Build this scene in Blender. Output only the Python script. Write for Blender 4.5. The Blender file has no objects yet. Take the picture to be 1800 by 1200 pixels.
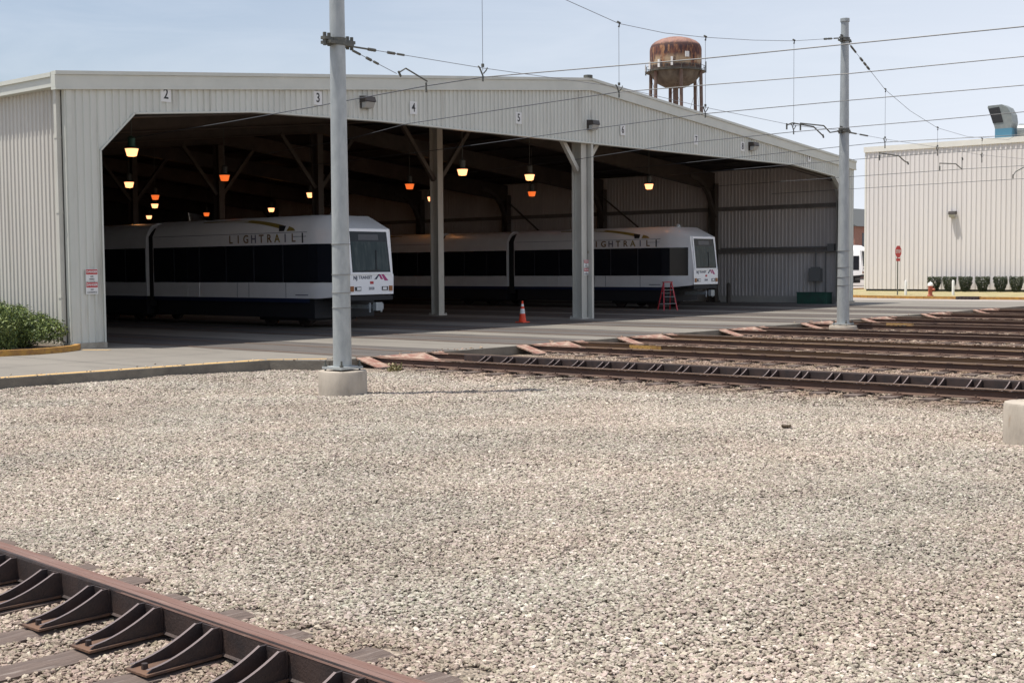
import bpy, bmesh, math, random
import numpy as np
from mathutils import Matrix, Vector
random.seed(7); rng = np.random.default_rng(11)
S = bpy.context.scene
COL = S.collection
R = math.radians

# ------------------------------------------------------------------ camera
cam_d = bpy.data.cameras.new("camera"); cam = bpy.data.objects.new("camera", cam_d); COL.objects.link(cam)
yaw, pitch, roll = -0.8564, -0.0572, -0.0082
fw = Vector((-math.sin(yaw)*math.cos(pitch), math.cos(yaw)*math.cos(pitch), math.sin(pitch)))
rt = Vector((math.cos(yaw), math.sin(yaw), 0)); up = rt.cross(fw)
r2 = rt*math.cos(roll) + up*math.sin(roll); u2 = -rt*math.sin(roll) + up*math.cos(roll)
M = Matrix((r2, u2, -fw)).transposed().to_4x4(); M.translation = Vector((-16.5913, -28.1693, 1.8691))
cam.matrix_world = M
cam_d.sensor_width = 36; cam_d.lens = 2305.95/1800*36; cam_d.clip_end = 3000; cam_d.clip_start = .1
S.camera = cam

# ------------------------------------------------------------------ world and sun
SUN_EL, SUN_AZ = R(71.0), math.atan2(-.755, .656)
w = bpy.data.worlds.new("World"); S.world = w; w.use_nodes = True
nt = w.node_tree; nt.nodes.clear()
wo = nt.nodes.new('ShaderNodeOutputWorld'); bg = nt.nodes.new('ShaderNodeBackground'); sky = nt.nodes.new('ShaderNodeTexSky')
sky.sky_type = 'NISHITA'; sky.sun_disc = False; sky.sun_elevation = SUN_EL; sky.sun_rotation = SUN_AZ
sky.air_density = 1.0; sky.dust_density = 2.2; sky.ozone_density = 1.4
# thin high cloud in the real sky, laid out by direction
tc = nt.nodes.new('ShaderNodeTexCoord'); mp = nt.nodes.new('ShaderNodeMapping'); mp.inputs['Scale'].default_value = (1.4, 3.2, 13)
mp.inputs['Rotation'].default_value = (0.12, .1, .5)
nz = nt.nodes.new('ShaderNodeTexNoise'); nz.inputs['Scale'].default_value = 2.2; nz.inputs['Detail'].default_value = 6; nz.inputs['Roughness'].default_value = .62; nz.inputs['Distortion'].default_value = .6
rp = nt.nodes.new('ShaderNodeValToRGB'); rp.color_ramp.elements[0].position = .42; rp.color_ramp.elements[1].position = .8
rp.color_ramp.elements[1].color = (.22, .22, .22, 1)
mx = nt.nodes.new('ShaderNodeMix'); mx.data_type = 'RGBA'
base = nt.nodes.new('ShaderNodeMix'); base.data_type = 'RGBA'; base.inputs[7].default_value = (6.7, 7.1, 7.9, 1)
mx.inputs[7].default_value = (7.6, 7.9, 8.5, 1)
# summer haze: whiter near the horizon and away from the clear patch in the north-west
dt = nt.nodes.new('ShaderNodeVectorMath'); dt.operation = 'DOT_PRODUCT'; dt.inputs[1].default_value = (.55, -.55, -1.5)
hz_ = nt.nodes.new('ShaderNodeMapRange'); hz_.inputs[1].default_value = -.55; hz_.inputs[2].default_value = .25; hz_.inputs[3].default_value = .12; hz_.inputs[4].default_value = .97
nt.links.new(tc.outputs['Generated'], dt.inputs[0]); nt.links.new(dt.outputs['Value'], hz_.inputs[0]); nt.links.new(hz_.outputs[0], base.inputs[0])
nt.links.new(tc.outputs['Generated'], mp.inputs[0]); nt.links.new(mp.outputs[0], nz.inputs['Vector']); nt.links.new(nz.outputs['Fac'], rp.inputs[0])
nt.links.new(sky.outputs[0], base.inputs[6]); nt.links.new(base.outputs[2], mx.inputs[6]); nt.links.new(rp.outputs[0], mx.inputs[0])
nt.links.new(mx.outputs[2], bg.inputs[0]); bg.inputs[1].default_value = .084; nt.links.new(bg.outputs[0], wo.inputs[0])
sd = bpy.data.lights.new("sun", 'SUN'); so = bpy.data.objects.new("sun", sd); COL.objects.link(so)
sd.energy = 3.6; sd.angle = R(.5); sd.color = (1, .95, .87)
sv = Vector((math.sin(SUN_AZ)*math.cos(SUN_EL), math.cos(SUN_AZ)*math.cos(SUN_EL), math.sin(SUN_EL)))
so.rotation_euler = sv.to_track_quat('Z', 'Y').to_euler()
S.view_settings.view_transform = 'Standard'; S.view_settings.look = 'None'; S.view_settings.gamma = 1; S.view_settings.exposure = 0.62
S.cycles.max_bounces = 8; S.cycles.diffuse_bounces = 6; S.cycles.glossy_bounces = 3

# ------------------------------------------------------------------ materials
def mat(name, c, rough=.7, metal=0., c2=None, scale=3., detail=5, amt=1., stretch=(1, 1, 1), bump=0., bscale=None, spec=.5, emit=None, lo=.35, hi=.65, c3=None, s3=12., lo3=.6, hi3=.75, r2=None):
    m = bpy.data.materials.new(name); m.use_nodes = True; t = m.node_tree; b = t.nodes['Principled BSDF']
    b.inputs['Base Color'].default_value = (*c, 1); b.inputs['Roughness'].default_value = rough; b.inputs['Metallic'].default_value = metal
    b.inputs['Specular IOR Level'].default_value = spec
    if emit: b.inputs['Emission Color'].default_value = (*emit[0], 1); b.inputs['Emission Strength'].default_value = emit[1]
    if c2 or bump:
        tcn = t.nodes.new('ShaderNodeTexCoord'); mpn = t.nodes.new('ShaderNodeMapping'); mpn.inputs['Scale'].default_value = stretch
        t.links.new(tcn.outputs['Object'], mpn.inputs[0])
    if c2:
        n = t.nodes.new('ShaderNodeTexNoise'); n.inputs['Scale'].default_value = scale; n.inputs['Detail'].default_value = detail; n.inputs['Roughness'].default_value = .65
        t.links.new(mpn.outputs[0], n.inputs['Vector'])
        r = t.nodes.new('ShaderNodeMapRange'); r.inputs[1].default_value = lo; r.inputs[2].default_value = hi; r.inputs[4].default_value = amt
        t.links.new(n.outputs['Fac'], r.inputs[0])
        x = t.nodes.new('ShaderNodeMix'); x.data_type = 'RGBA'; x.inputs[6].default_value = (*c, 1); x.inputs[7].default_value = (*c2, 1)
        t.links.new(r.outputs[0], x.inputs[0]); last = x.outputs[2]
        if c3:
            n3 = t.nodes.new('ShaderNodeTexNoise'); n3.inputs['Scale'].default_value = s3; n3.inputs['Detail'].default_value = 6; n3.inputs['Roughness'].default_value = .7
            t.links.new(mpn.outputs[0], n3.inputs['Vector'])
            q = t.nodes.new('ShaderNodeMapRange'); q.inputs[1].default_value = lo3; q.inputs[2].default_value = hi3
            t.links.new(n3.outputs['Fac'], q.inputs[0])
            y = t.nodes.new('ShaderNodeMix'); y.data_type = 'RGBA'; y.inputs[7].default_value = (*c3, 1)
            t.links.new(last, y.inputs[6]); t.links.new(q.outputs[0], y.inputs[0]); last = y.outputs[2]
        t.links.new(last, b.inputs['Base Color'])
        if r2 is not None:
            q = t.nodes.new('ShaderNodeMapRange'); q.inputs[3].default_value = rough; q.inputs[4].default_value = r2
            t.links.new(r.outputs[0], q.inputs[0]); t.links.new(q.outputs[0], b.inputs['Roughness'])
    if bump:
        n2 = t.nodes.new('ShaderNodeTexNoise'); n2.inputs['Scale'].default_value = bscale or scale*4; n2.inputs['Detail'].default_value = 6
        t.links.new(mpn.outputs[0], n2.inputs['Vector'])
        bp = t.nodes.new('ShaderNodeBump'); bp.inputs['Strength'].default_value = bump; bp.inputs['Distance'].default_value = .02
        t.links.new(n2.outputs['Fac'], bp.inputs['Height']); t.links.new(bp.outputs[0], b.inputs['Normal'])
    return m
M_clad = mat('cladding_grey_green', (.655, .66, .60), .5, c2=(.60, .605, .55), scale=.9, stretch=(1.5, 1.5, .12), c3=(.41, .395, .34), s3=1.4, lo3=.54, hi3=.75)
M_trim = mat('trim_metal', (.62, .625, .56), .45, c2=(.56, .57, .51), scale=1.2)
M_side = mat('cladding_cream', (.60, .575, .52), .5, c2=(.545, .52, .47), scale=.8, stretch=(1.5, 1.5, .1), c3=(.35, .325, .27), s3=1.2, lo3=.6, hi3=.85)
M_rb = mat('cladding_beige', (.73, .695, .675), .55, c2=(.685, .65, .63), scale=.5, stretch=(1, 1, .1))
M_rbtrim = mat('cream_trim', (.78, .76, .70), .5, c2=(.72, .70, .64), scale=.6)
M_inner = mat('inner_lining', (.70, .655, .62), .7, c2=(.60, .56, .53), scale=.7, stretch=(1, 1, .3))
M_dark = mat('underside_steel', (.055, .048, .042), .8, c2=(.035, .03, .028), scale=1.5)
M_post = mat('steel_post_paint', (.56, .55, .49), .5, c2=(.49, .475, .42), scale=2, stretch=(1, 1, .4), c3=(.3, .24, .17), s3=5, lo3=.64, hi3=.75)
M_postshade = mat('steel_post_shaded', (.105, .086, .07), .6, c2=(.075, .062, .05), scale=2)  # darker copy of the post paint, indoor shade put into the colour
M_girt = mat('girt_grey', (.27, .25, .23), .6, c2=(.2, .185, .17), scale=2)
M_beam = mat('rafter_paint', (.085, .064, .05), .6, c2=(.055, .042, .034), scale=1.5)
M_conc = mat('concrete', (.47, .43, .355), .85, c2=(.37, .33, .27), scale=1.1, bump=.35, bscale=40, c3=(.26, .22, .17), s3=2.2, lo3=.56, hi3=.75)
M_apron = mat('apron_concrete', (.215, .196, .168), .85, c2=(.172, .157, .135), scale=.45, bump=.2, bscale=30, c3=(.125, .113, .10), s3=.9, lo3=.54, hi3=.78, stretch=(1, .35, 1))
M_asph = mat('asphalt_strip', (.075, .066, .06), .85, c2=(.115, .102, .092), scale=.9, bump=.3, bscale=60, stretch=(2.2, .2, 1), c3=(.045, .04, .038), s3=1.7, lo3=.52, hi3=.68)
M_road = mat('worn_asphalt', (.36, .32, .285), .9, c2=(.29, .26, .235), scale=.25, bump=.2, bscale=30)
M_gal = mat('galvanised_steel', (.42, .445, .445), .5, metal=.3, c2=(.33, .355, .36), scale=9, stretch=(1, 1, .35), bump=.08, bscale=30, c3=(.42, .45, .46), s3=30, lo3=.6, hi3=.7)
M_galdk = mat('dark_fitting', (.075, .08, .075), .6, c2=(.12, .12, .1), scale=20)
M_wire = mat('wire_copper', (.06, .065, .075), .5)
M_wirel = mat('wire_steel', (.17, .18, .2), .5)
M_rail = mat('rail_rust', (.125, .072, .05), .8, c2=(.075, .046, .036), scale=2.2, stretch=(3, .8, 3), bump=.3, bscale=50)
M_railo = mat('rail_rust_ochre', (.19, .12, .065), .8, c2=(.12, .07, .042), scale=1.0, stretch=(3, .5, 3), bump=.3, bscale=50)
M_head = mat('rail_head', (.22, .15, .105), .5, metal=.2, c2=(.15, .095, .065), scale=1.5, stretch=(6, .6, 6), r2=.7)
M_headp = mat('rail_head_pink', (.22, .135, .108), .5, metal=.15, c2=(.155, .08, .06), scale=3, stretch=(8, .5, 6), r2=.75, bump=.15, bscale=60, c3=(.27, .19, .155), s3=6, lo3=.55, hi3=.7)
M_brk = mat('bracket_dark', (.034, .027, .027), .6, metal=.2, c2=(.065, .043, .037), scale=6, bump=.2, bscale=60)
M_foot = mat('foot_plate_rust', (.16, .085, .05), .8, c2=(.07, .045, .035), scale=9, bump=.3)
M_edge = mat('bracket_pale_edge', (.21, .165, .155), .45, metal=.4)  # paler strips along the curved bracket edges
M_pink = mat('ramp_rust_pink', (.30, .17, .125), .75, c2=(.23, .10, .075), scale=3, c3=(.40, .30, .23), s3=4, lo3=.47, hi3=.6, bump=.2)
M_yel = mat('joint_bar_yellow', (.42, .26, .07), .75, c2=(.28, .15, .05), scale=9)
M_tie = mat('tie_wood', (.155, .115, .095), .9, c2=(.095, .07, .06), scale=5, stretch=(.5, 5, 5), bump=.7, bscale=14, c3=(.24, .20, .175), s3=9, lo3=.55, hi3=.7)
M_twhite = mat('tram_white', (.88, .88, .87), .3, c2=(.82, .82, .81), scale=1.5)
M_tframe = mat('tram_front_white', (.94, .94, .94), .28)
M_tglass = mat('tram_glass', (.012, .014, .02), .12, spec=.5)
M_tscreen = mat('tram_windscreen', (.022, .04, .044), .12, spec=.2, c2=(.065, .085, .085), scale=2.2, stretch=(3, 1, .6), lo=.45, hi=.7)
M_blk2 = mat('windscreen_black', (.014, .02, .026), .12, spec=.25)
M_disp = mat('display_grey', (.06, .065, .075), .4)
M_mull = mat('window_seal', (.045, .048, .055), .5)
M_tdark = mat('tram_underframe', (.018, .019, .022), .7)
M_tblue = mat('tram_blue_stripe', (.018, .03, .075), .4)
M_bell = mat('bellows', (.022, .021, .022), .9)
M_gold = mat('tram_gold', (.30, .22, .05), .5)
M_tan = mat('tram_letter_tan', (.21, .125, .05), .5)
M_red = mat('paint_red', (.5, .03, .035), .5)
M_lred = mat('ladder_red', (.5, .035, .05), .45)
M_org = mat('cone_orange', (.85, .07, .02), .5)
M_wht = mat('paint_white', (.75, .75, .73), .5)
M_blk = mat('paint_black', (.02, .02, .022), .5)
M_purp = mat('paint_magenta', (.45, .04, .2), .4)
M_greycol = mat('grey_print', (.16, .16, .2), .5)
M_amber = mat('amber_lens', (.3, .1, .02), .3)
M_lens = mat('headlight_lens', (.85, .85, .85), .15)
M_lamp = mat('lamp_glow', (.9, .6, .3), .4, emit=((1, .40, .17), 1.7))
M_lampd = mat('lamp_glow_dim', (.7, .25, .06), .4, emit=((1, .17, .03), .62))
M_green = mat('green_paint', (.03, .115, .08), .6, c2=(.04, .09, .07), scale=4)
M_yline = mat('yellow_line', (.62, .38, .12), .8, c2=(.45, .31, .15), scale=4)
M_ykerb = mat('kerb_yellow', (.50, .27, .05), .75, c2=(.28, .14, .045), scale=5, stretch=(1, 1, 2), c3=(.16, .09, .05), s3=7, lo3=.55, hi3=.7)
M_box = mat('grey_box', (.23, .23, .22), .5)
M_lampbox = mat('bronze_housing', (.055, .045, .04), .5)
M_lampglass = mat('frosted_lens', (.40, .40, .38), .25)
M_brick = mat('brick_red', (.33, .17, .12), .9, c2=(.25, .13, .10), scale=2, stretch=(1, 1, 6))
M_roofg = mat('dark_roof', (.08, .085, .085), .8)
M_duct = mat('duct_metal', (.20, .225, .225), .45, metal=.3, c2=(.27, .29, .28), scale=3)
M_dblue = mat('duct_blue', (.07, .20, .29), .5)
M_bark = mat('bark', (.1, .075, .05), .9)
M_grass = mat('dry_grass', (.36, .29, .16), .95, c2=(.24, .23, .09), scale=1.2, c3=(.45, .36, .24), s3=3, lo3=.5, hi3=.7)

def leafmat(name, a, b_, c_):
    m = bpy.data.materials.new(name); m.use_nodes = True; t = m.node_tree; b = t.nodes['Principled BSDF']; b.inputs['Roughness'].default_value = .55
    g = t.nodes.new('ShaderNodeNewGeometry'); r = t.nodes.new('ShaderNodeValToRGB'); e = r.color_ramp.elements
    e[0].color = (*a, 1); e[1].color = (*c_, 1); k = e.new(.55); k.color = (*b_, 1)
    t.links.new(g.outputs['Random Per Island'], r.inputs[0]); t.links.new(r.outputs[0], b.inputs['Base Color'])
    return m
M_leaf = leafmat('juniper_leaf', (.04, .07, .028), (.14, .19, .05), (.27, .32, .085))
M_weed = leafmat('weed_leaf', (.12, .12, .05), (.24, .20, .09), (.36, .30, .16))
M_leaf2 = leafmat('boxwood_leaf', (.022, .034, .02), (.04, .058, .028), (.08, .10, .04))

# rusty water tower, colour belongs to the tank itself
def tower_mat():
    m = bpy.data.materials.new('tower_rust'); m.use_nodes = True; t = m.node_tree; b = t.nodes['Principled BSDF']; b.inputs['Roughness'].default_value = .85
    tcn = t.nodes.new('ShaderNodeTexCoord'); sp = t.nodes.new('ShaderNodeSeparateXYZ'); t.links.new(tcn.outputs['Object'], sp.inputs[0])
    def noise(sc, st, d=6, ro=.65):
        mp_ = t.nodes.new('ShaderNodeMapping'); mp_.inputs['Scale'].default_value = st; t.links.new(tcn.outputs['Object'], mp_.inputs[0])
        n = t.nodes.new('ShaderNodeTexNoise'); n.inputs['Scale'].default_value = sc; n.inputs['Detail'].default_value = d; n.inputs['Roughness'].default_value = ro; t.links.new(mp_.outputs[0], n.inputs['Vector']); return n.outputs['Fac']
    def mr(x, a, b_, c=0, d=1):
        r = t.nodes.new('ShaderNodeMapRange'); r.inputs[1].default_value = a; r.inputs[2].default_value = b_; r.inputs[3].default_value = c; r.inputs[4].default_value = d; t.links.new(x, r.inputs[0]); return r.outputs[0]
    def mul(a, b_):
        r = t.nodes.new('ShaderNodeMath'); r.operation = 'MULTIPLY'; t.links.new(a, r.inputs[0]); t.links.new(b_, r.inputs[1]); return r.outputs[0]
    def mixc(f, a, b_):
        x = t.nodes.new('ShaderNodeMix'); x.data_type = 'RGBA'; t.links.new(f, x.inputs[0])
        for k, q in ((6, a), (7, b_)):
            if isinstance(q, tuple): x.inputs[k].default_value = (*q, 1)
            else: t.links.new(q, x.inputs[k])
        return x.outputs[2]
    z = sp.outputs[2]
    c = mixc(mr(noise(.45, (1, 1, .5)), .38, .62), (.105, .038, .03), (.19, .078, .045))
    c = mixc(mr(noise(.9, (1, 1, .3)), .44, .56), c, (.045, .024, .03))
    c = mixc(mr(noise(1.5, (1, 1, .22)), .52, .62), c, (.33, .17, .085))
    dome = mr(z, 50.6, 51.2); c = mixc(mul(dome, mr(noise(.5, (1, 1, 1)), .35, .6, .35, 1)), c, (.30, .17, .135))
    ring = mr(z, 50.2, 50.5); r2_ = mr(z, 51.0, 50.7); c = mixc(mul(mul(ring, r2_), mr(noise(1, (1, 1, 1)), .3, .5)), c, (.06, .028, .025))
    pale = mul(mr(z, 48.6, 47.4), mr(z, 45.9, 46.4)); c = mixc(mul(pale, mr(noise(.33, (1, 1, .6), 5), .46, .56)), c, (.42, .31, .20))
    low = mr(z, 45.9, 45.5); bowl = mixc(mr(noise(.7, (1, 1, .3)), .35, .65), (.17, .15, .12), (.09, .07, .06)); c = mixc(low, c, bowl)
    band = mul(mr(z, 45.5, 45.8), mr(z, 46.6, 46.2)); c = mixc(mul(band, mr(noise(2, (1, 1, .3)), .35, .55)), c, (.06, .045, .04))
    t.links.new(c, b.inputs['Base Color']); return m
M_tower = tower_mat()
M_tleg = mat('tower_leg', (.17, .135, .11), .85, c2=(.15, .085, .065), scale=.5)

# gravel
def gravel_mat(stones):
    m = bpy.data.materials.new('ballast_stone' if stones else 'ballast_bed'); m.use_nodes = True; t = m.node_tree; b = t.nodes['Principled BSDF']; b.inputs['Roughness'].default_value = .9
    b.inputs['Specular IOR Level'].default_value = .25
    r = t.nodes.new('ShaderNodeValToRGB'); cr = r.color_ramp
    cols = [(0, (.15, .132, .108)), (.1, (.275, .24, .195)), (.45, (.365, .322, .266)), (.7, (.425, .376, .312)), (.93, (.50, .45, .385)), (1, (.66, .61, .53))]
    cr.elements[0].color = (*cols[0][1], 1); cr.elements[1].color = (*cols[-1][1], 1)
    for p_, c_ in cols[1:-1]: e = cr.elements.new(p_); e.color = (*c_, 1)
    geo = t.nodes.new('ShaderNodeNewGeometry')
    if stones:
        oi = t.nodes.new('ShaderNodeObjectInfo'); t.links.new(oi.outputs['Random'], r.inputs[0]); last = r.outputs[0]
        # a pinkish or greenish cast on some stones
        hs = t.nodes.new('ShaderNodeHueSaturation'); mr = t.nodes.new('ShaderNodeMath'); mr.operation = 'MULTIPLY'; mr.inputs[1].default_value = 37.3
        fr = t.nodes.new('ShaderNodeMath'); fr.operation = 'FRACT'; mm = t.nodes.new('ShaderNodeMapRange'); mm.inputs[3].default_value = .455; mm.inputs[4].default_value = .53
        t.links.new(oi.outputs['Random'], mr.inputs[0]); t.links.new(mr.outputs[0], fr.inputs[0]); t.links.new(fr.outputs[0], mm.inputs[0]); t.links.new(mm.outputs[0], hs.inputs['Hue'])
        t.links.new(last, hs.inputs['Color']); last = hs.outputs[0]
    else:
        v = t.nodes.new('ShaderNodeTexVoronoi'); v.inputs['Scale'].default_value = 30; v.feature = 'F1'
        t.links.new(geo.outputs['Position'], v.inputs['Vector']); sp = t.nodes.new('ShaderNodeSeparateXYZ'); t.links.new(v.outputs['Color'], sp.inputs[0])
        t.links.new(sp.outputs[0], r.inputs[0]); last = r.outputs[0]
        cv = t.nodes.new('ShaderNodeMapRange'); cv.inputs[1].default_value = .2; cv.inputs[2].default_value = .75; cv.inputs[3].default_value = 1; cv.inputs[4].default_value = 0; t.links.new(v.outputs['Distance'], cv.inputs[0])
        bp = t.nodes.new('ShaderNodeBump'); bp.inputs['Strength'].default_value = 1; bp.inputs['Distance'].default_value = .03; t.links.new(cv.outputs[0], bp.inputs['Height']); t.links.new(bp.outputs[0], b.inputs['Normal'])
    # broad drifts of dirt and tint over the yard
    n = t.nodes.new('ShaderNodeTexNoise'); n.inputs['Scale'].default_value = .32; n.inputs['Detail'].default_value = 5; t.links.new(geo.outputs['Position'], n.inputs['Vector'])
    q = t.nodes.new('ShaderNodeMapRange'); q.inputs[1].default_value = .35; q.inputs[2].default_value = .7; q.inputs[3].default_value = .86; q.inputs[4].default_value = 1.08; t.links.new(n.outputs['Fac'], q.inputs[0])
    x = t.nodes.new('ShaderNodeMix'); x.data_type = 'RGBA'; x.blend_type = 'MULTIPLY'; x.inputs[0].default_value = 1
    cb = t.nodes.new('ShaderNodeCombineXYZ')
    for i in range(3): t.links.new(q.outputs[0], cb.inputs[i])
    t.links.new(last, x.inputs[6]); t.links.new(cb.outputs[0], x.inputs[7])
    # rust and brake dust on the ballast of the yard tracks and of the near track
    sx_ = t.nodes.new('ShaderNodeSeparateXYZ'); t.links.new(geo.outputs['Position'], sx_.inputs[0])
    A = t.nodes.new('ShaderNodeMapRange'); A.inputs[1].default_value = 1.0; A.inputs[2].default_value = 2.2; t.links.new(sx_.outputs[0], A.inputs[0])
    B_ = t.nodes.new('ShaderNodeMapRange'); B_.inputs[1].default_value = -11.2; B_.inputs[2].default_value = -12.3; B_.inputs[4].default_value = .55; t.links.new(sx_.outputs[0], B_.inputs[0])
    mxm = t.nodes.new('ShaderNodeMath'); mxm.operation = 'MAXIMUM'; t.links.new(A.outputs[0], mxm.inputs[0]); t.links.new(B_.outputs[0], mxm.inputs[1])
    ns_ = t.nodes.new('ShaderNodeTexNoise'); ns_.inputs['Scale'].default_value = 1.1; ns_.inputs['Detail'].default_value = 6; t.links.new(geo.outputs['Position'], ns_.inputs['Vector'])
    nr = t.nodes.new('ShaderNodeMapRange'); nr.inputs[1].default_value = .3; nr.inputs[2].default_value = .6; nr.inputs[3].default_value = .35; nr.inputs[4].default_value = 1; t.links.new(ns_.outputs['Fac'], nr.inputs[0])
    ml = t.nodes.new('ShaderNodeMath'); ml.operation = 'MULTIPLY'; t.links.new(mxm.outputs[0], ml.inputs[0]); t.links.new(nr.outputs[0], ml.inputs[1])
    y = t.nodes.new('ShaderNodeMix'); y.data_type = 'RGBA'; y.blend_type = 'MULTIPLY'; y.inputs[7].default_value = (.66, .53, .46, 1)
    t.links.new(ml.outputs[0], y.inputs[0]); t.links.new(x.outputs[2], y.inputs[6])
    # faint pink and green-grey drifts
    n4 = t.nodes.new('ShaderNodeTexNoise'); n4.inputs['Scale'].default_value = .5; n4.inputs['Detail'].default_value = 3; t.links.new(geo.outputs['Position'], n4.inputs['Vector'])
    r4 = t.nodes.new('ShaderNodeValToRGB'); r4.color_ramp.elements[0].position = .35; r4.color_ramp.elements[0].color = (.975, 1.0, .99, 1); r4.color_ramp.elements[1].position = .65; r4.color_ramp.elements[1].color = (1.0, .965, .94, 1)
    t.links.new(n4.outputs['Fac'], r4.inputs[0]); z4 = t.nodes.new('ShaderNodeMix'); z4.data_type = 'RGBA'; z4.blend_type = 'MULTIPLY'; z4.inputs[0].default_value = 1
    t.links.new(y.outputs[2], z4.inputs[6]); t.links.new(r4.outputs[0], z4.inputs[7]); t.links.new(z4.outputs[2], b.inputs['Base Color'])
    return m
M_bed = gravel_mat(False); M_stone = gravel_mat(True)

# ------------------------------------------------------------------ mesh helpers
class MB:
    def __init__(s): s.v = []; s.f = []; s.mi = []; s.cur = 0
    def face(s, pts):
        i = len(s.v); s.v += [tuple(p) for p in pts]; s.f.append(tuple(range(i, i+len(pts)))); s.mi.append(s.cur); return s
    def box(s, x0, x1, y0, y1, z0, z1, T=None):
        c = [Vector((x, y, z)) for z in (z0, z1) for y in (y0, y1) for x in (x0, x1)]
        if T is not None: c = [T @ p for p in c]
        i = len(s.v); s.v += [tuple(p) for p in c]
        for q in ((0, 2, 3, 1), (4, 5, 7, 6), (0, 1, 5, 4), (2, 6, 7, 3), (0, 4, 6, 2), (1, 3, 7, 5)): s.f.append(tuple(i+k for k in q)); s.mi.append(s.cur)
        return s
    def bar(s, a, b, wdt, hgt=None, upv=(0, 0, 1)):
        a = Vector(a); b = Vector(b); d = (b-a); L = d.length; d.normalize(); u = Vector(upv)
        if abs(d.dot(u)) > .99: u = Vector((1, 0, 0))
        sx = d.cross(u).normalized(); u = sx.cross(d).normalized(); hgt = hgt or wdt
        T = Matrix((sx, d, u)).transposed().to_4x4(); T.translation = a
        return s.box(-wdt/2, wdt/2, 0, L, -hgt/2, hgt/2, T)
    def tube(s, pts, r, n=8, caps=True, closed=False):
        pts = [Vector(p) for p in pts]; rs = r if isinstance(r, (list, tuple)) else [r]*len(pts); rings = []
        for k, p in enumerate(pts):
            d = (pts[min(k+1, len(pts)-1)] - pts[max(k-1, 0)]).normalized()
            u = Vector((0, 0, 1)) if abs(d.z) < .95 else Vector((1, 0, 0))
            a = d.cross(u).normalized(); b = d.cross(a).normalized()
            i = len(s.v); s.v += [tuple(p + (a*math.cos(2*math.pi*j/n) + b*math.sin(2*math.pi*j/n))*rs[k]) for j in range(n)]; rings.append(i)
        for k in range(len(rings)-1):
            for j in range(n):
                s.f.append((rings[k]+j, rings[k]+(j+1) % n, rings[k+1]+(j+1) % n, rings[k+1]+j)); s.mi.append(s.cur)
        if caps: s.f.append(tuple(rings[0]+j for j in range(n))[::-1]); s.mi.append(s.cur); s.f.append(tuple(rings[-1]+j for j in range(n))); s.mi.append(s.cur)
        return s
    def cyl(s, c, r, z0, z1, n=24, r2=None):
        return s.tube([(c[0], c[1], z0), (c[0], c[1], z1)], [r, r if r2 is None else r2], n)
    def lathe(s, c, prof, n=32):
        rings = []
        for r, z in prof:
            i = len(s.v); s.v += [(c[0]+r*math.cos(2*math.pi*j/n), c[1]+r*math.sin(2*math.pi*j/n), z) for j in range(n)]; rings.append(i)
        for k in range(len(rings)-1):
            for j in range(n): s.f.append((rings[k]+j, rings[k]+(j+1) % n, rings[k+1]+(j+1) % n, rings[k+1]+j)); s.mi.append(s.cur)
        s.f.append(tuple(rings[0]+j for j in range(n))[::-1]); s.mi.append(s.cur); s.f.append(tuple(rings[-1]+j for j in range(n))); s.mi.append(s.cur)
        return s
    def prism(s, poly, z0, z1):
        n = len(poly); i = len(s.v); s.v += [(x, y, z0) for x, y in poly] + [(x, y, z1) for x, y in poly]
        s.f.append(tuple(range(i, i+n))[::-1]); s.mi.append(s.cur); s.f.append(tuple(range(i+n, i+2*n))); s.mi.append(s.cur)
        for j in range(n): s.f.append((i+j, i+(j+1) % n, i+n+(j+1) % n, i+n+j)); s.mi.append(s.cur)
        return s
    def ext(s, poly, o, U, V, W, d0, d1):
        """extrude a 2D polygon given in (U,V) from o along W between d0 and d1"""
        o, U, V, W = map(Vector, (o, U, V, W)); n = len(poly); i = len(s.v)
        s.v += [tuple(o+U*a+V*b+W*d0) for a, b in poly] + [tuple(o+U*a+V*b+W*d1) for a, b in poly]
        s.f.append(tuple(range(i, i+n))[::-1]); s.mi.append(s.cur); s.f.append(tuple(range(i+n, i+2*n))); s.mi.append(s.cur)
        for j in range(n): s.f.append((i+j, i+(j+1) % n, i+n+(j+1) % n, i+n+j)); s.mi.append(s.cur)
        return s
    def build(s, name, m, parent=None, smooth=False, loc=None):
        me = bpy.data.meshes.new(name); me.from_pydata(s.v, [], s.f); ms = m if isinstance(m, (list, tuple)) else [m]
        for k in ms: me.materials.append(k)
        if len(ms) > 1: me.polygons.foreach_set('material_index', s.mi)
        bm = bmesh.new(); bm.from_mesh(me); bmesh.ops.recalc_face_normals(bm, faces=bm.faces); bm.to_mesh(me); bm.free()
        if smooth:
            me.polygons.foreach_set('use_smooth', [True]*len(me.polygons))
            me.set_sharp_from_angle(angle=R(40))
        o = bpy.data.objects.new(name, me); COL.objects.link(o)
        if parent is not None: o.parent = parent
        if loc: o.location = loc
        return o
def thing(name, label, cat, loc=(0, 0, 0), group=None, rz=0):
    o = bpy.data.objects.new(name, None); COL.objects.link(o); o.location = loc; o.rotation_euler = (0, 0, rz); o.empty_display_size = .3
    return tag(o, label, cat, group)
def tag(o, label, cat, group=None):
    o['label'] = label; o['category'] = cat
    if group: o['group'] = group
    return o
def struct(o, kind='structure'): o['kind'] = kind; return o
def copy_tree(o, parent=None, loc=None, label=None):
    c = o.copy(); COL.objects.link(c); c.parent = parent
    if loc is not None: c.location = loc
    if label: c['label'] = label
    for ch in [x for x in bpy.data.objects if x.parent == o]: copy_tree(ch, c)
    return c
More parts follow.
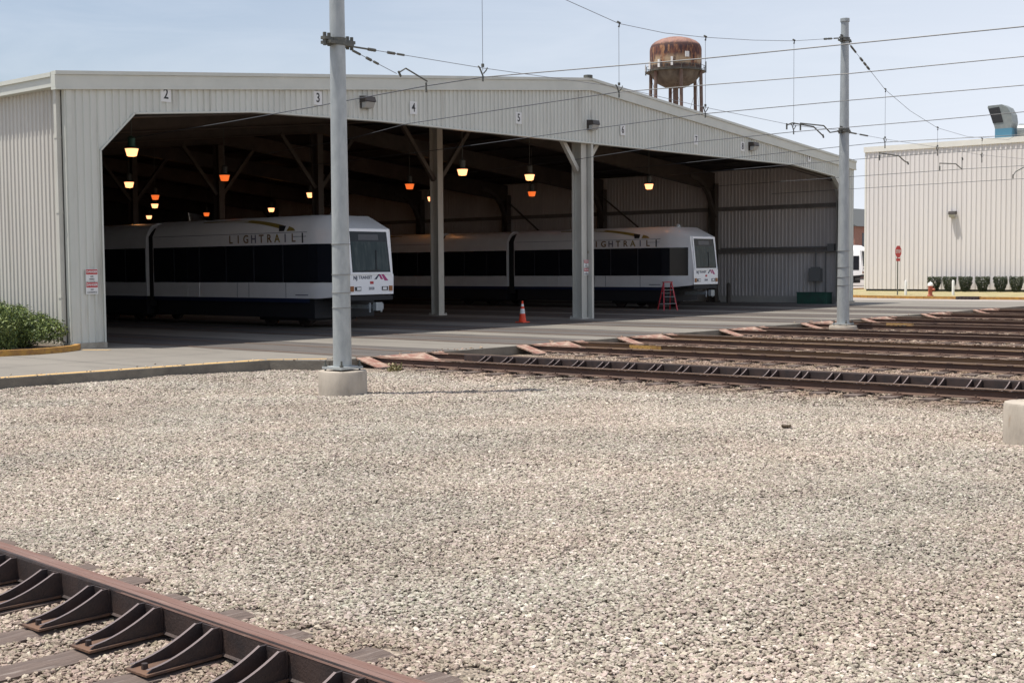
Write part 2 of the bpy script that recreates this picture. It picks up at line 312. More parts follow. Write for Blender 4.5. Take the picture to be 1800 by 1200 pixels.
def text(s, size, o, U, V, m, name, parent=None, ext=.002, bold=.0, spacing=1.0, align='CENTER', sx=1.):
    cu = bpy.data.curves.new('t', 'FONT'); cu.body = s; cu.size = size; cu.extrude = ext; cu.offset = bold; cu.space_character = spacing
    cu.align_x = align; cu.align_y = 'CENTER'; cu.resolution_u = 3
    ob = bpy.data.objects.new('t', cu); me = bpy.data.meshes.new_from_object(ob); bpy.data.objects.remove(ob); me.name = name
    U = Vector(U); V = Vector(V); W = U.cross(V); o = Vector(o)
    for v in me.vertices: v.co = o + U*v.co.x*sx + V*v.co.y + W*(v.co.z+ext)
    me.materials.clear(); me.materials.append(m)
    ob = bpy.data.objects.new(name, me); COL.objects.link(ob)
    if parent is not None: ob.parent = parent
    return ob
def corr(mb, org, D, N, L, zb, zt, pitch=.2, dep=.025, s0=0.):
    """ribbed sheet: runs from org along D for L, ribs stand out along N"""
    D = Vector(D); N = Vector(N); org = Vector(org); pts = []; s = s0
    prof = ((0, 0), (.50, 0), (.62, 1), (.88, 1), (1., 0))
    k = 0
    while s < L:
        for a, b in prof[:-1]:
            q = s+a*pitch
            if q <= L: pts.append((q, b*dep))
        s += pitch
    if s0 > 0: pts.insert(0, (0, 0))
    pts.append((L, 0)); last = None
    for q, d in pts:
        p = org + D*q + N*d; A = (p.x, p.y, zb(q)); B = (p.x, p.y, zt(q))
        i = len(mb.v); mb.v += [A, B]
        if last is not None: mb.f.append((last, i, i+1, last+1)); mb.mi.append(mb.cur)
        last = i
    return mb
def lerp(tab):
    xs = [a for a, b in tab]; ys = [b for a, b in tab]
    return lambda x: float(np.interp(x, xs, ys))

# ------------------------------------------------------------------ ground
GZ = -.235
EDGE = [(-40, -4.6), (-14, -6.0), (-5.3, -6.6), (.3, -6.95), (.95, -8.05), (46, -8.05)]
def gh(x, y):
    """height of the ballast: banked against the slab, packed up between the rails, softly uneven elsewhere"""
    x = np.asarray(x, float); y = np.asarray(y, float)
    ed = np.interp(x, [a for a, b in EDGE], [b for a, b in EDGE])
    h = GZ + .045*np.clip((y-(ed-2.2))/2.0, 0, 1)
    tk = np.zeros_like(x)
    for t in TRK: tk = np.maximum(tk, np.clip((1.75-np.abs(x-t))/.5, 0, 1)*np.clip((-7.9-y)/.5, 0, 1))
    tk = np.maximum(tk, np.clip((1.75-np.abs(x+13.0))/.5, 0, 1))
    h = h + (.052*tk)*np.clip((-.19-h)/.045+.25, 0, 1)
    return h + (1-tk)*(.014*np.sin(x*.9+1)*np.sin(y*1.1) + .010*np.sin(x*2.3+y*1.9) + .006*np.sin(x*4.1-y*3.3))
TRK = [3.0, 8.05, 12.05, 16.95, 21.75, 25.9, 30.75, 35.6]
gx = np.arange(-30, 46.01, .22); gy = np.arange(-42, -4.2, .22); GX, GY = np.meshgrid(gx, gy); GH = gh(GX, GY)-.014
g = MB(); g.v = list(zip(GX.ravel().tolist(), GY.ravel().tolist(), GH.ravel().tolist())); nx_ = len(gx)
g.f = [(j*nx_+i, j*nx_+i+1, (j+1)*nx_+i+1, (j+1)*nx_+i) for j in range(len(gy)-1) for i in range(nx_-1)]
g.face([(-1500, -1500, -.33), (1500, -1500, -.33), (1500, 1500, -.33), (-1500, 1500, -.33)]); g.mi = [0]*len(g.f); struct(g.build('ground', M_bed))
m = MB(); m.prism(EDGE + [(46, 62), (-40, 62)], -.34, 0.0); struct(m.build('apron', M_apron))
m = MB(); m.prism([(46.003, -40), (160, -40), (160, 140), (46.003, 140)], -.3, -.01); m.prism([(-200, 62.003), (46, 62.003), (46, 140), (-200, 140)], -.3, -.01); struct(m.build('service_road', M_road))
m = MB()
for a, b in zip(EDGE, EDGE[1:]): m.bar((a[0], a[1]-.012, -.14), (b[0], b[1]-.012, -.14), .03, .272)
struct(m.build('apron_edge_shade', mat('slab_edge_shade', (.21, .19, .155), .9, c2=(.14, .125, .105), scale=2, bump=.4, bscale=30)))  # strip over the slab's outer face, its shade put into a darker colour
TRK = [3.0, 8.05, 12.05, 16.95, 21.75, 25.9, 30.75, 35.6]
m = MB()
for x in TRK:
    n = 60; L = []; Rr = []
    for k in range(n+1):
        y = -8.03 + k*62./n; j = .06*math.sin(k*1.7+x); L.append((x-1.0+j, y, .004)); Rr.append((x+1.85-j*.8, y, .004))
    for k in range(n): m.face([L[k], Rr[k], Rr[k+1], L[k+1]])
struct(m.build('asphalt_paving', M_asph))
m = MB()
def strip(m, pts, wd, z):
    for a, b in zip(pts, pts[1:]):
        a = Vector((*a, z)); b = Vector((*b, z)); d = (b-a).normalized(); n = Vector((-d.y, d.x, 0))*wd
        m.face([a, b, b+n, a+n])
strip(m, [(-40, -4.56), (-14, -5.96), (-5.3, -6.56), (.28, -6.9)], .24, .004); strip(m, [(.30, -6.88), (1.2, -7.7)], .16, .0045)
m.face([(-.1, -.55, .004), (.25, -1.15, .004), (.38, -1.1, .004), (.05, -.45, .004)])
struct(m.build('road_marking', M_yline))

# loose ballast: one object of real stones
def gn_stones(obj):
    ng = bpy.data.node_groups.new('stones', 'GeometryNodeTree')
    ng.interface.new_socket('Geometry', in_out='INPUT', socket_type='NodeSocketGeometry'); ng.interface.new_socket('Geometry', in_out='OUTPUT', socket_type='NodeSocketGeometry')
    N = ng.nodes; Lk = ng.links; gi = N.new('NodeGroupInput'); go = N.new('NodeGroupOutput')
    jn = N.new('GeometryNodeJoinGeometry')
    for k in range(7):
        ico = N.new('GeometryNodeMeshIcoSphere'); ico.inputs['Radius'].default_value = 1; ico.inputs['Subdivisions'].default_value = 1 if k % 3 else 2
        sp = N.new('GeometryNodeSetPosition'); ns = N.new('ShaderNodeTexNoise'); ns.noise_dimensions = '4D'; ns.inputs['W'].default_value = k*3.7; ns.inputs['Scale'].default_value = .9; ns.inputs['Detail'].default_value = 2
        sub = N.new('ShaderNodeVectorMath'); sub.operation = 'SUBTRACT'; sub.inputs[1].default_value = (.5, .5, .5)
        sc = N.new('ShaderNodeVectorMath'); sc.operation = 'SCALE'; sc.inputs['Scale'].default_value = 2.3
        Lk.new(ns.outputs['Color'], sub.inputs[0]); Lk.new(sub.outputs[0], sc.inputs[0]); Lk.new(ico.outputs['Mesh'], sp.inputs['Geometry']); Lk.new(sc.outputs[0], sp.inputs['Offset'])
        tr = N.new('GeometryNodeTransform'); tr.inputs['Scale'].default_value = (1.15, .9, .55+.06*(k % 3)); Lk.new(sp.outputs[0], tr.inputs['Geometry'])
        ti = N.new('GeometryNodeGeometryToInstance'); Lk.new(tr.outputs[0], ti.inputs[0]); Lk.new(ti.outputs[0], jn.inputs[0])
    io = N.new('GeometryNodeInstanceOnPoints'); io.inputs['Pick Instance'].default_value = True
    ri = N.new('FunctionNodeRandomValue'); ri.data_type = 'INT'; ri.inputs['Min'].default_value = 0; ri.inputs['Max'].default_value = 6
    rr = N.new('FunctionNodeRandomValue'); rr.data_type = 'FLOAT_VECTOR'; rr.inputs[0].default_value = (-.4, -.4, 0); rr.inputs[1].default_value = (.4, .4, 6.28)
    na = N.new('GeometryNodeInputNamedAttribute'); na.data_type = 'FLOAT'; na.inputs[0].default_value = 'sz'
    sm = N.new('GeometryNodeSetMaterial'); sm.inputs['Material'].default_value = M_stone
    Lk.new(gi.outputs[0], io.inputs['Points']); Lk.new(jn.outputs[0], io.inputs['Instance']); Lk.new(ri.outputs[2], io.inputs['Instance Index']); Lk.new(rr.outputs[0], io.inputs['Rotation'])
    Lk.new(na.outputs['Attribute'], io.inputs['Scale']); Lk.new(io.outputs[0], sm.inputs[0]); Lk.new(sm.outputs[0], go.inputs[0])
    md = obj.modifiers.new('stones', 'NODES'); md.node_group = ng
def scatter():
    """points over the yard in front of the camera, denser near it, kept off slabs, pedestals"""
    c = np.array([-16.5913, -28.1693]); f2 = np.array([.755, .6557]); r_ = np.array([.6557, -.755]); P = []; Z = []
    def band(d0, d1, dens, s0, s1):
        area = .5*(d1**2-d0**2)*.98+(d1-d0)*3.; n = int(area*dens)
        d = np.sqrt(rng.uniform(d0**2, d1**2, n)); t = rng.uniform(-1, 1, n)*(.47*d+1.0)
        p = c + d[:, None]*f2 + t[:, None]*r_; P.append(p); Z.append(rng.uniform(s0, s1, n)*rng.choice([.75, 1, 1, 1.25], n))
    band(3.5, 13, 3000, .0088, .0158); band(13, 20, 1900, .0115, .0185); band(20, 30, 1000, .015, .023); band(30, 50, 120, .03, .05)
    p = np.concatenate(P); z = np.concatenate(Z); x, y = p[:, 0], p[:, 1]
    ed = np.interp(x, [a for a, b in EDGE], [b for a, b in EDGE]); ok = (y < ed-.02) | ((y < ed+.9) & (rng.random(len(y)) < .035*np.exp(-(y-ed)/.22)))
    ok &= ~((y > -9.0) & (y < -8) & (x > 1.0))
    ok &= x < 45.9
    for cx, cy in ((-2.0, -11.78), (20.37, -9.54), (-1.06, -22.86)): ok &= np.hypot(x-cx, y-cy) > .43
    p = p[ok]; z = z[ok]; x, y = p[:, 0], p[:, 1]; n = len(p)
    hz = gh(x, y) + rng.uniform(-.008, .008, n)
    edn = np.interp(x, [a for a, b in EDGE], [b for a, b in EDGE]); hz = np.where(y > edn-.01, .008, hz)
    # ballast lies low between the ties of each track, keep stones off the rails
    def near(xc): return (np.abs(x-xc) < .10)
    kill = np.zeros(n, bool)
    for t in TRK: kill |= near(t-.8) | near(t+.8)
    kill &= y < -8
    kill |= (np.abs(x+12.2) < .10) & (y < -14)
    # ties: rails' ties stay bare on top
    for t in TRK + [-13.0]:
        inside = (np.abs(x-t) < 1.33); ph = ((y+20.7)/.6); fr = np.abs(ph-np.round(ph))*.6
        kill |= inside & (fr < .115) & (rng.random(n) < .93)
    p = p[~kill]; hz = hz[~kill]; z = z[~kill]
    me = bpy.data.meshes.new('ballast'); me.vertices.add(len(p)); co = np.empty((len(p), 3), np.float32); co[:, :2] = p; co[:, 2] = hz; me.vertices.foreach_set('co', co.ravel())
    a = me.attributes.new('sz', 'FLOAT', 'POINT'); a.data.foreach_set('value', z.astype(np.float32)); me.materials.append(M_stone)
    o = bpy.data.objects.new('ballast_stones', me); COL.objects.link(o); struct(o, 'stuff'); gn_stones(o); return o
scatter()

# ------------------------------------------------------------------ storage shed
W_, H0, HR, D_ = 40.25, 6.48, 8.38, 52.
top = lerp([(0, 6.16), (20.12, 8.05), (W_, 6.28)]); roofz = lerp([(-.3, 6.45), (20.12, 8.36), (W_+.3, 6.58)])
opn = lerp([(.87, 4.72), (1.84, 5.68), (5.5, 6.02), (10, 6.13), (34.5, 6.16), (38.3, 5.84), (39.15, 5.15)])
shed = thing('storage_shed', 'long grey-green ribbed metal train shed with a wide open front', 'shed')
m = MB()
corr(m, (.14, 0, 0), (1, 0, 0), (0, -1, 0), .73, lambda s: .13, lambda s: top(s+.14), .19, .036)
corr(m, (.87, 0, 0), (1, 0, 0), (0, -1, 0), 38.28, lambda s: opn(s+.87), lambda s: top(s+.87), .19, .036, s0=.07)
corr(m, (39.15, 0, 0), (1, 0, 0), (0, -1, 0), 1.1, lambda s: .13, lambda s: top(s+39.15), .19, .036)
front = m.build('front_wall', M_clad, shed)
# lining behind the front wall so it has real thickness
m = MB(); pts = [.87, 1.84, 5.5, 10, 20.12, 34.5, 38.3, 39.15]
for a, b in zip(pts, pts[1:]): m.face([(a, .12, opn(a)), (b, .12, opn(b)), (b, .12, top(b)), (a, .12, top(a))])
m.face([(0, .12, .1), (.87, .12, .1), (.87, .12, top(.87)), (0, .12, top(0))]); m.face([(39.15, .12, .1), (W_, .12, .1), (W_, .12, top(W_)), (39.15, .12, top(39.15))])
m.build('wall_lining', M_inner, shed)
m = MB()   # flashing round the opening
path = [(.87, .1), (.87, 4.72)] + [(x, opn(x)) for x in pts[1:]] + [(39.15, .1)]
for (a, b), (c, d) in zip(path, path[1:]): m.bar((a, .045, b), (c, .045, d), .20, .045, upv=(0, 0, 1) if abs(c-a) > .01 else (1, 0, 0))
m.build('opening_flashing', M_trim, shed)
m = MB()   # rake trim at the roof edge, stepped
for x0, x1 in ((-.3, 20.12), (20.12, W_+.1)):
    for y0, y1, za, zb in ((-.085, .1, -.34, -.06), (-.12, .1, -.058, .03), (-.1, .1, -.40, -.342)):
        a, b = roofz(x0), roofz(x1)
        m.ext([(x0, a+za), (x1, b+za), (x1, b+zb), (x0, a+zb)], (0, 0, 0), (1, 0, 0), (0, 0, 1), (0, 1, 0), y0, y1)
m.build('rake_trim', M_trim, shed)
m = MB()
for x0, x1 in ((-.28, 20.12), (20.12, W_+.28)):
    a, b = roofz(x0), roofz(x1); m.ext([(x0, a-.07), (x1, b-.07), (x1, b-.01), (x0, a-.01)], (0, 0, 0), (1, 0, 0), (0, 0, 1), (0, 1, 0), .101, D_)
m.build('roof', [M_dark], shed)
m = MB(); m.cyl((20.05, .0), .16, 8.38, 8.48, 12); m.build('roof_vent', M_galdk, shed)
m = MB()
corr(m, (0, .32, 0), (0, 1, 0), (-1, 0, 0), D_-.32, lambda s: .1, lambda s: 6.18, .18, .03); m.build('side_wall', M_side, shed)
m = MB(); m.box(-.27, -.03, .101, D_, 6.13, 6.42).box(-.31, -.27, .101, D_, 6.36, 6.46); m.build('gutter', M_trim, shed)
m = MB(); m.box(-.05, .0, .20, .318, .1, 6.13).box(-.035, .0, -.02, .115, .1, 6.13).box(.0, .14, -.035, .0, .1, 6.15)
m.build('corner_trim', M_trim, shed)
m = MB(); m.box(-.17, -.06, .13, .24, .35, 6.13).ext([(0, 0), (.11, 0), (.11, -.2), (0, -.12)], (-.17, .185, .35), (1, 0, 0), (0, 0, 1), (0, 1, 0), -.055, .055)
for z in (1.2, 3.2, 4.95): m.box(-.18, -.05, .12, .25, z, z+.05)
m.build('downpipe', M_post, shed)
m = MB(); m.box(-.03, .87, -.12, .3, -.02, .128); m.build('plinth', M_conc, shed)
m = MB(); m.box(39.15, W_, -.1, .3, -.02, .128); m.build('plinth', M_conc, shed)
m = MB(); m.box(-.03, .14, .31, D_, -.02, .12); m.build('plinth', M_conc, shed)
m = MB(); corr(m, (W_-.12, .1, 0), (0, 1, 0), (-1, 0, 0), D_-.1, lambda s: .32, lambda s: 6.5, .2); m.build('right_wall', M_inner, shed)
m = MB(); m.box(W_, W_+.06, .1, D_, 0, 6.55).box(W_-.12, W_, .1, D_, 0, .32); m.build('outer_wall', M_side, shed)
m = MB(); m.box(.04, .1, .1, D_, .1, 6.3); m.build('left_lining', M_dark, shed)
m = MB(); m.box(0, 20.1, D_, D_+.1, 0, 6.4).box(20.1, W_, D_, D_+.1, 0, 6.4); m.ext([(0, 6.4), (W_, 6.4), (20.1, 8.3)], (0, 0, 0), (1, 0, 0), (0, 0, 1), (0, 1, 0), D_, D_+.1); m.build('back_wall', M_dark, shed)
for z in (1.3, 2.42, 4.52):
    m = MB(); m.box(W_-.34, W_-.16, .4, D_-.2, z, z+.06).box(W_-.20, W_-.16, .4, D_-.2, z+.06, z+.2)
    if z > 2: m.build('wall_girt', M_girt, shed)
m = MB()
m.tube([(W_-.3, .5, 2.66), (W_-.3, 7.0, 2.66)], .035, 6); m.tube([(W_-.3, 1.75, 2.6), (W_-.3, 1.75, 1.6)], .03, 6); m.tube([(W_-.3, 1.25, 2.6), (W_-.3, 1.25, .4)], .03, 6)
m.box(W_-.42, W_-.2, .75, 1.1, 2.45, 2.8); m.build('conduit', M_box, shed)
m = MB(); m.box(W_-.45, W_-.2, 1.45, 2.05, 1.05, 1.65); m.box(W_-.43, W_-.22, 1.55, 1.95, 1.65, 1.72).tube([(W_-.3, 1.75, 1.05), (W_-.3, 1.75, .45)], .03, 6); m.build('junction_box', M_box, shed)
FR = [7.15, 14.1, 20.9, 27.8, 34.7, 41.6, 48.4]
def hcol(m, x, y, z0, z1, fl=.30, dp=.42, t=.03):
    m.box(x-fl/2, x+fl/2, y, y+t, z0, z1).box(x-fl/2, x+fl/2, y+dp-t, y+dp, z0, z1).box(x-.01, x+.01, y+t, y+dp-t, z0, z1)
    m.box(x-fl/2-.07, x+fl/2+.07, y-.07, y+dp+.07, z0, z0+.05)
    for a in (-1, 1):
        for b in (0, 1): m.cyl((x+a*(fl/2+.04), y-.04+b*(dp+.08)), .02, z0+.05, z0+.1, 6)
def brace(x, y, s, z0=5.2, z1=7.35, run=1.95): 
    m = MB(); m.bar((x+s*.14, y+.2, z0), (x+s*run, y+.2, z1), .16, .14, upv=(0, 1, 0)); return m
for k, y in enumerate([.15]+FR):
    m = MB(); hcol(m, 20.0 if k else 19.98, y, 0, 7.45); c = m.build('column', M_post if k < 2 else M_postshade, shed)
    for s in (-1, 1): brace(20, y, s).build('knee_brace', M_post if k == 0 else M_postshade, c)
    if k == 0: m = MB(); m.box(20.19, 20.3, y-.17, y+.4, 0, 7.3); m.build('column_cover', M_post, c)
    # tapered rafter pair
    m = MB()
    for x0, x1 in ((.3, 20), (20, W_-.3)):
        a, b = roofz(x0), roofz(x1); da, db = (.85, .62) if x0 < 1 else (.62, .85)
        m.ext([(x0, a-.2-da), (x1, b-.2-db), (x1, b-.2), (x0, a-.2)], (0, 0, 0), (1, 0, 0), (0, 0, 1), (0, 1, 0), y+.19, y+.22)
        m.ext([(x0, a-.2-da-.03), (x1, b-.2-db-.03), (x1, b-.2-db), (x0, a-.2-da)], (0, 0, 0), (1, 0, 0), (0, 0, 1), (0, 1, 0), y+.08, y+.34)
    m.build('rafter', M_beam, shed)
    m = MB(); hcol(m, W_-.42, y, 0, 5.9, fl=.34); c = m.build('column', M_post if k == 0 else M_postshade, shed)
    m = MB()   # curved haunch
    pr = [(W_-.5, y, 4.2)] + [(W_-.5-2.1*(1-math.cos(t*math.pi/2)), y+.2, 4.2+2.0*math.sin(t*math.pi/2)) for t in (0, .2, .4, .6, .8, 1)][1:]
    for a, b in zip(pr, pr[1:]): m.bar(a, b, .2, .2, upv=(0, 1, 0))
    m.build('haunch', M_post if k == 0 else M_postshade, c)
    m = MB(); hcol(m, .35, y+.3, 0, 5.9); m.build('column', M_postshade, shed)
for x in (2.5, 5, 7.5, 10, 12.5, 15, 17.5, 19.6, 22.5, 25, 27.5, 30, 32.5, 35, 37.5, 39.3):
    m = MB(); z = roofz(x)-.17; m.box(x-.03, x+.03, .15, D_, z, z+.08).box(x-.09, x+.03, .15, D_, z-.02, z); m.build('purlin', M_dark, shed)
m = MB()
for a, b in ((7.35, 14.2), (14.3, 20.9)): m.bar((W_-.5, a, .6), (W_-.5, b, 5.5), .07, .07)
m.build('cross_bracing', M_postshade, shed)

# number plates over the tracks
zs = [(2.74, 6.22), (7.70, 6.57), (11.43, 6.62), (16.27, 6.70), (22.03, 6.73), (26.84, 6.70), (30.30, 6.66), (35.91, 6.54)]
for k, (x, z) in enumerate(zs):
    n = 2+k; t = thing('number_sign', 'white plate with the digit '+('two, leftmost on the shed front', 'three, just left of the tall near pole', 'four, right of the first wall light', 'five, left of the centre post', 'six, right of the centre wall light', 'seven, under the water tower legs', 'eight, touching the right wall light', 'nine, rightmost on the shed front')[k], 'number sign', (x, -.035, z), 'number plates over the shed tracks')
    m = MB(); m.box(-.145, .145, -.01, .0, -.19, .19); m.build('plate', M_wht, t)
    text(str(n), .36, (0, -.011, 0), (1, 0, 0), (0, 0, 1), M_blk, 'digit', t, bold=.006, sx=.82)
# flood lights on the front and on the far hall
def floodlight(label, loc, s=1., rz=0.):
    t = thing('wall_light', label, 'wall light', loc, 'wall lights', rz)
    m = MB(); m.ext([(0, .18), (-.26, .16), (-.30, .02), (-.24, 0), (0, .0)], (0, 0, 0), (0, s, 0), (0, 0, s), (s, 0, 0), -.19, .19); m.box(-.15*s, .15*s, -.08*s, 0, -.17*s, 0); m.build('housing', M_lampbox, t)
    m = MB(); m.ext([(-.08, -.005), (-.285, .0), (-.2, -.15), (-.08, -.17)], (0, 0, 0), (0, s, 0), (0, 0, s), (s, 0, 0), -.17, .17); m.build('lens', M_lampglass, t)
floodlight('bronze wall light between number plates 3 and 4', (9.45, -.03, 6.60)); floodlight('bronze wall light above the front centre post', (20.11, -.03, 6.75)); floodlight('bronze wall light right beside number plate 8', (30.95, -.03, 6.70))
# warning signs
def danger(label, loc, w, h, l2, l3):
    t = thing('danger_sign', label, 'warning sign', loc, 'danger signs by the shed opening')
    m = MB(); m.box(-w/2, w/2, -.01, 0, -h/2, h/2); m.build('plate', M_wht, t)
    m = MB(); m.box(-w/2+.01, w/2-.01, -.014, -.0101, h*.06, h/2-.01); m.build('red_panel', M_red, t)
    text('DANGER', h*.26, (0, -.0145, h*.27), (1, 0, 0), (0, 0, 1), M_wht, 'heading', t, bold=.002, sx=w/h*.85)
    text(l2, h*.19, (0, -.0105, -h*.12), (1, 0, 0), (0, 0, 1), M_blk, 'lettering', t, sx=.85); text(l3, h*.19, (0, -.0105, -h*.34), (1, 0, 0), (0, 0, 1), M_blk, 'lettering', t, sx=.85)
danger('upper red and white danger sign on the left wall end', (.54, -.04, 1.74), .32, .29, 'LIVE', 'WIRES'); danger('lower red and white danger sign on the left wall end', (.54, -.04, 1.43), .32, .29, 'NO', 'CLEARANCE')
danger('upper red danger sign on the centre post', (20.06, .14, 1.95), .28, .25, 'LIVE', 'WIRES'); danger('lower red danger sign on the centre post', (20.06, .14, 1.66), .28, .25, 'NO', 'CLEARANCE')

# hanging lamps
LP = [(4.81, 4.7, 1, 'nearest bright lamp, hanging high at the left opening edge'), (12.89, 17.35, 1, 'bright lamp just below the nearest left lamp'), (18.89, 24.49, 0, 'dull orange lamp directly above a small bright one'),
      (23.64, 31.6, 1, 'small bright lamp directly under a dull orange one'), (32.15, 44.91, 1, 'lowest and smallest lamp at the far left'), (13.24, 11.66, 0, 'orange lamp in front of an inner column between signs 2 and 3'),
      (32.34, 39.05, 0, 'small dim orange lamp above the left tram roof'), (31.41, 31.62, 1, 'small bright lamp above the lettered tram roof'), (23.07, 18.38, 1, 'bright lamp left of the tall near pole'),
      (21.97, 10.82, 0, 'orange lamp right of the near pole under sign 4'), (29.86, 17.3, 1, 'half hidden bright lamp left of the inner column'), (17.58, 3.72, 1, 'large bright lamp right of the Y shaped inner column'),
      (21.41, 3.84, 1, 'bright lamp under sign 5, above an orange one'), (30.16, 11.08, 0, 'orange lamp right below the bright lamp under sign 5'), (29.6, 4.11, 1, 'lone bright lamp right of the front centre post')]
for x, y, on, lab in LP:
    t = thing('pendant_lamp', lab, 'lamp', (x, y, 5.2), 'amber lamps hanging in the shed')
    m = MB(); m.lathe((0, 0), [(.09, -.11), (.135, -.10), (.185, .09), (.19, .10)], 16); m.build('diffuser', M_lamp if on else M_lampd, t, True)
    m = MB(); m.lathe((0, 0), [(.21, .101), (.21, .125), (.10, .17), (.11, .42), (.05, .46)], 16); m.build('housing', M_galdk if x > 5 else M_green, t, True)
    m = MB(); m.tube([(0, 0, .46), (0, 0, roofz(x)-.22-5.2)], .014, 6); m.build('rod', M_galdk, t)
    if on and y < 35:
        ld = bpy.data.lights.new('lamp_light', 'POINT'); ld.energy = 5; ld.color = (1, .42, .13); ld.shadow_soft_size = .12
        lo_ = bpy.data.objects.new('lamp_light', ld); COL.objects.link(lo_); lo_.parent = t; lo_.location = (0, 0, -.28)

# ------------------------------------------------------------------ trams
TL = 24.3
def tram_proto(loc, label):
    t = thing('tram', label, 'tram', loc, 'light rail trams')
    ZB = .93; hw = 1.33
    def ring(y, w, zt, cs, zb=ZB, zs=3.0): return [(-w, y, zb), (-w, y, zs), (-w+.12*cs, y, zs+(zt-zs)*.45), (-w+.25*cs, y, zs+(zt-zs)*.80), (-w+.50*cs, y, zt), (w-.50*cs, y, zt), (w-.25*cs, y, zs+(zt-zs)*.80), (w-.12*cs, y, zs+(zt-zs)*.45), (w, y, zs), (w, y, zb)]
    def shell(y_end, y_nose, sgn):
        rs = [ring(y_end, hw, 3.5, 1.), ring(y_nose+sgn*1.35, hw, 3.5, 1.), ring(y_nose+sgn*.95, 1.29, 3.48, 1.), ring(y_nose+sgn*.16, .97, 3.06, .05, zb=1.0, zs=3.03), ]
        m = MB(); n = 10; base = []
        for r_ in rs: base.append(len(m.v)); m.v += r_
        for a, b in zip(base, base[1:]):
            for j in range(n): m.f.append((a+j, a+(j+1) % n, b+(j+1) % n, b+j)); m.mi.append(0)
        m.f.append(tuple(base[0]+j for j in range(n))); m.mi.append(0)
        # raked front
        b = base[-1]; m.v += [(-.90, y_nose, 1.04), (.90, y_nose, 1.04), (-.93, y_nose, 1.70), (.93, y_nose, 1.70)]; k = len(m.v)-4
        for q in ((b, b+9, k+1, k), (k, k+1, k+3, k+2), (k+2, k+3, b+8, b+1), (b+1, b, k, k+2), (b+8, k+3, k+1, b+9), tuple(b+i for i in range(1, 9))): m.f.append(q); m.mi.append(0)
        return m
    b1 = shell(9.62, 0, 1).build('body_section', M_twhite, t, True); b2 = shell(TL-9.62, TL, -1).build('body_section', M_twhite, t, True)
    m = MB(); r1 = ring(10.05, hw-.02, 3.48, 1); r2_ = ring(12.25+TL/2-12.15+1.05, hw-.02, 3.48, 1)
    r2_ = ring(TL-10.05, hw-.02, 3.48, 1)
    for q in (r1, r2_): m.v += q
    for j in range(10): m.f.append((j, (j+1) % 10, 10+(j+1) % 10, 10+j)); m.mi.append(0)
    m.f.append(tuple(range(10))); m.f.append(tuple(range(10, 20))[::-1]); m.mi += [0, 0]; m.build('body_section', M_twhite, t, True)
    for ya, yb in ((9.62, 10.05), (TL-10.05, TL-9.62)):
        m = MB(); k = 9
        for i in range(k):
            y = ya+(yb-ya)*(i+.1)/k; m.v += ring(y, hw-.10-(i % 2)*.05, 3.36-(i % 2)*.05, 1, zb=.6)
        for i in range(k-1):
            for j in range(10): m.f.append((i*10+j, i*10+(j+1) % 10, i*10+10+(j+1) % 10, i*10+10+j)); m.mi.append(0)
        m.build('bellows', M_bell, t)
    # window bands and doors on both sides (thin panels standing 6 mm proud)
    def sidebox(m, s, y0, y1, z0, z1, off=.006):
        x0 = s*(hw-.01); x1 = s*(hw+off); m.box(min(x0, x1), max(x0, x1), y0, y1, z0, z1)
    for s in (-1, 1):
        for y0, y1 in ((1.35, 9.58), (10.1, TL-10.1), (TL-9.58, TL-1.35)):
            m = MB(); sidebox(m, s, y0, y1, 1.42, 2.60); wb = m.build('window_band', M_tglass, t)
            for y in np.arange(y0+1.2, y1-.3, 1.45): m = MB(); sidebox(m, s, y, y+.045, 1.42, 2.6, .009); m.build('mullion', M_mull, wb)
        # cab side windows on the taper
        for yn, sg in ((0, 1), (TL, -1)):
            P = lambda y, z, o: ((s*(1.33-(0 if y >= 1.35 else (.04*(1.35-y)/.4 if y > .95 else .04+.32*(.95-y)/.79)))+s*o), yn+sg*y, z)
            for (ya, yb) in ((.95, 1.35), (.22, .95)):
                m = MB()
                m.face([P(ya, 1.42, .012), P(yb, 1.42, .012), P(yb, 2.6, .012), P(ya, 2.6, .012)]); m.face([P(ya, 1.42, .012), P(yb, 1.42, .012), P(yb, 1.42, -.01), P(ya, 1.42, -.01)]); m.face([P(ya, 2.6, .012), P(yb, 2.6, .012), P(yb, 2.6, -.01), P(ya, 2.6, -.01)])
                m.build('cab_window', M_tglass, t)
        for yc in (7.6, TL-7.6):
            m = MB(); sidebox(m, s, yc-.65, yc-.01, .94, 1.415, .012); sidebox(m, s, yc+.01, yc+.65, .94, 1.415, .012); d = m.build('door', M_twhite, t)
            m = MB(); sidebox(m, s, yc-.65, yc-.01, 1.416, 2.60, .014); sidebox(m, s, yc+.01, yc+.65, 1.416, 2.60, .014); m.build('door_glass', M_tglass, d)
        m = MB()
        for y in (2.45, 4.3, 4.9, TL-2.45, TL-4.3): sidebox(m, s, y, y+.02, .94, 1.41, .003)
        sidebox(m, s, 1.4, 9.55, 2.965, 2.98, .004); sidebox(m, s, TL-9.55, TL-1.4, 2.965, 2.98, .004); sidebox(m, s, 1.45, 2.1, 2.83, 2.845, .003)
        sidebox(m, s, 1.4, 2.0, 1.02, 1.05, .003)
        m.build('panel_seam', M_greycol, t)
        m = MB()
        for y0, y1 in ((1.35, 9.6), (10.05, TL-10.05), (TL-9.6, TL-1.35)): sidebox(m, s, y0, y1, .80, .929, -.004)
        m.build('blue_stripe', M_tblue, t)
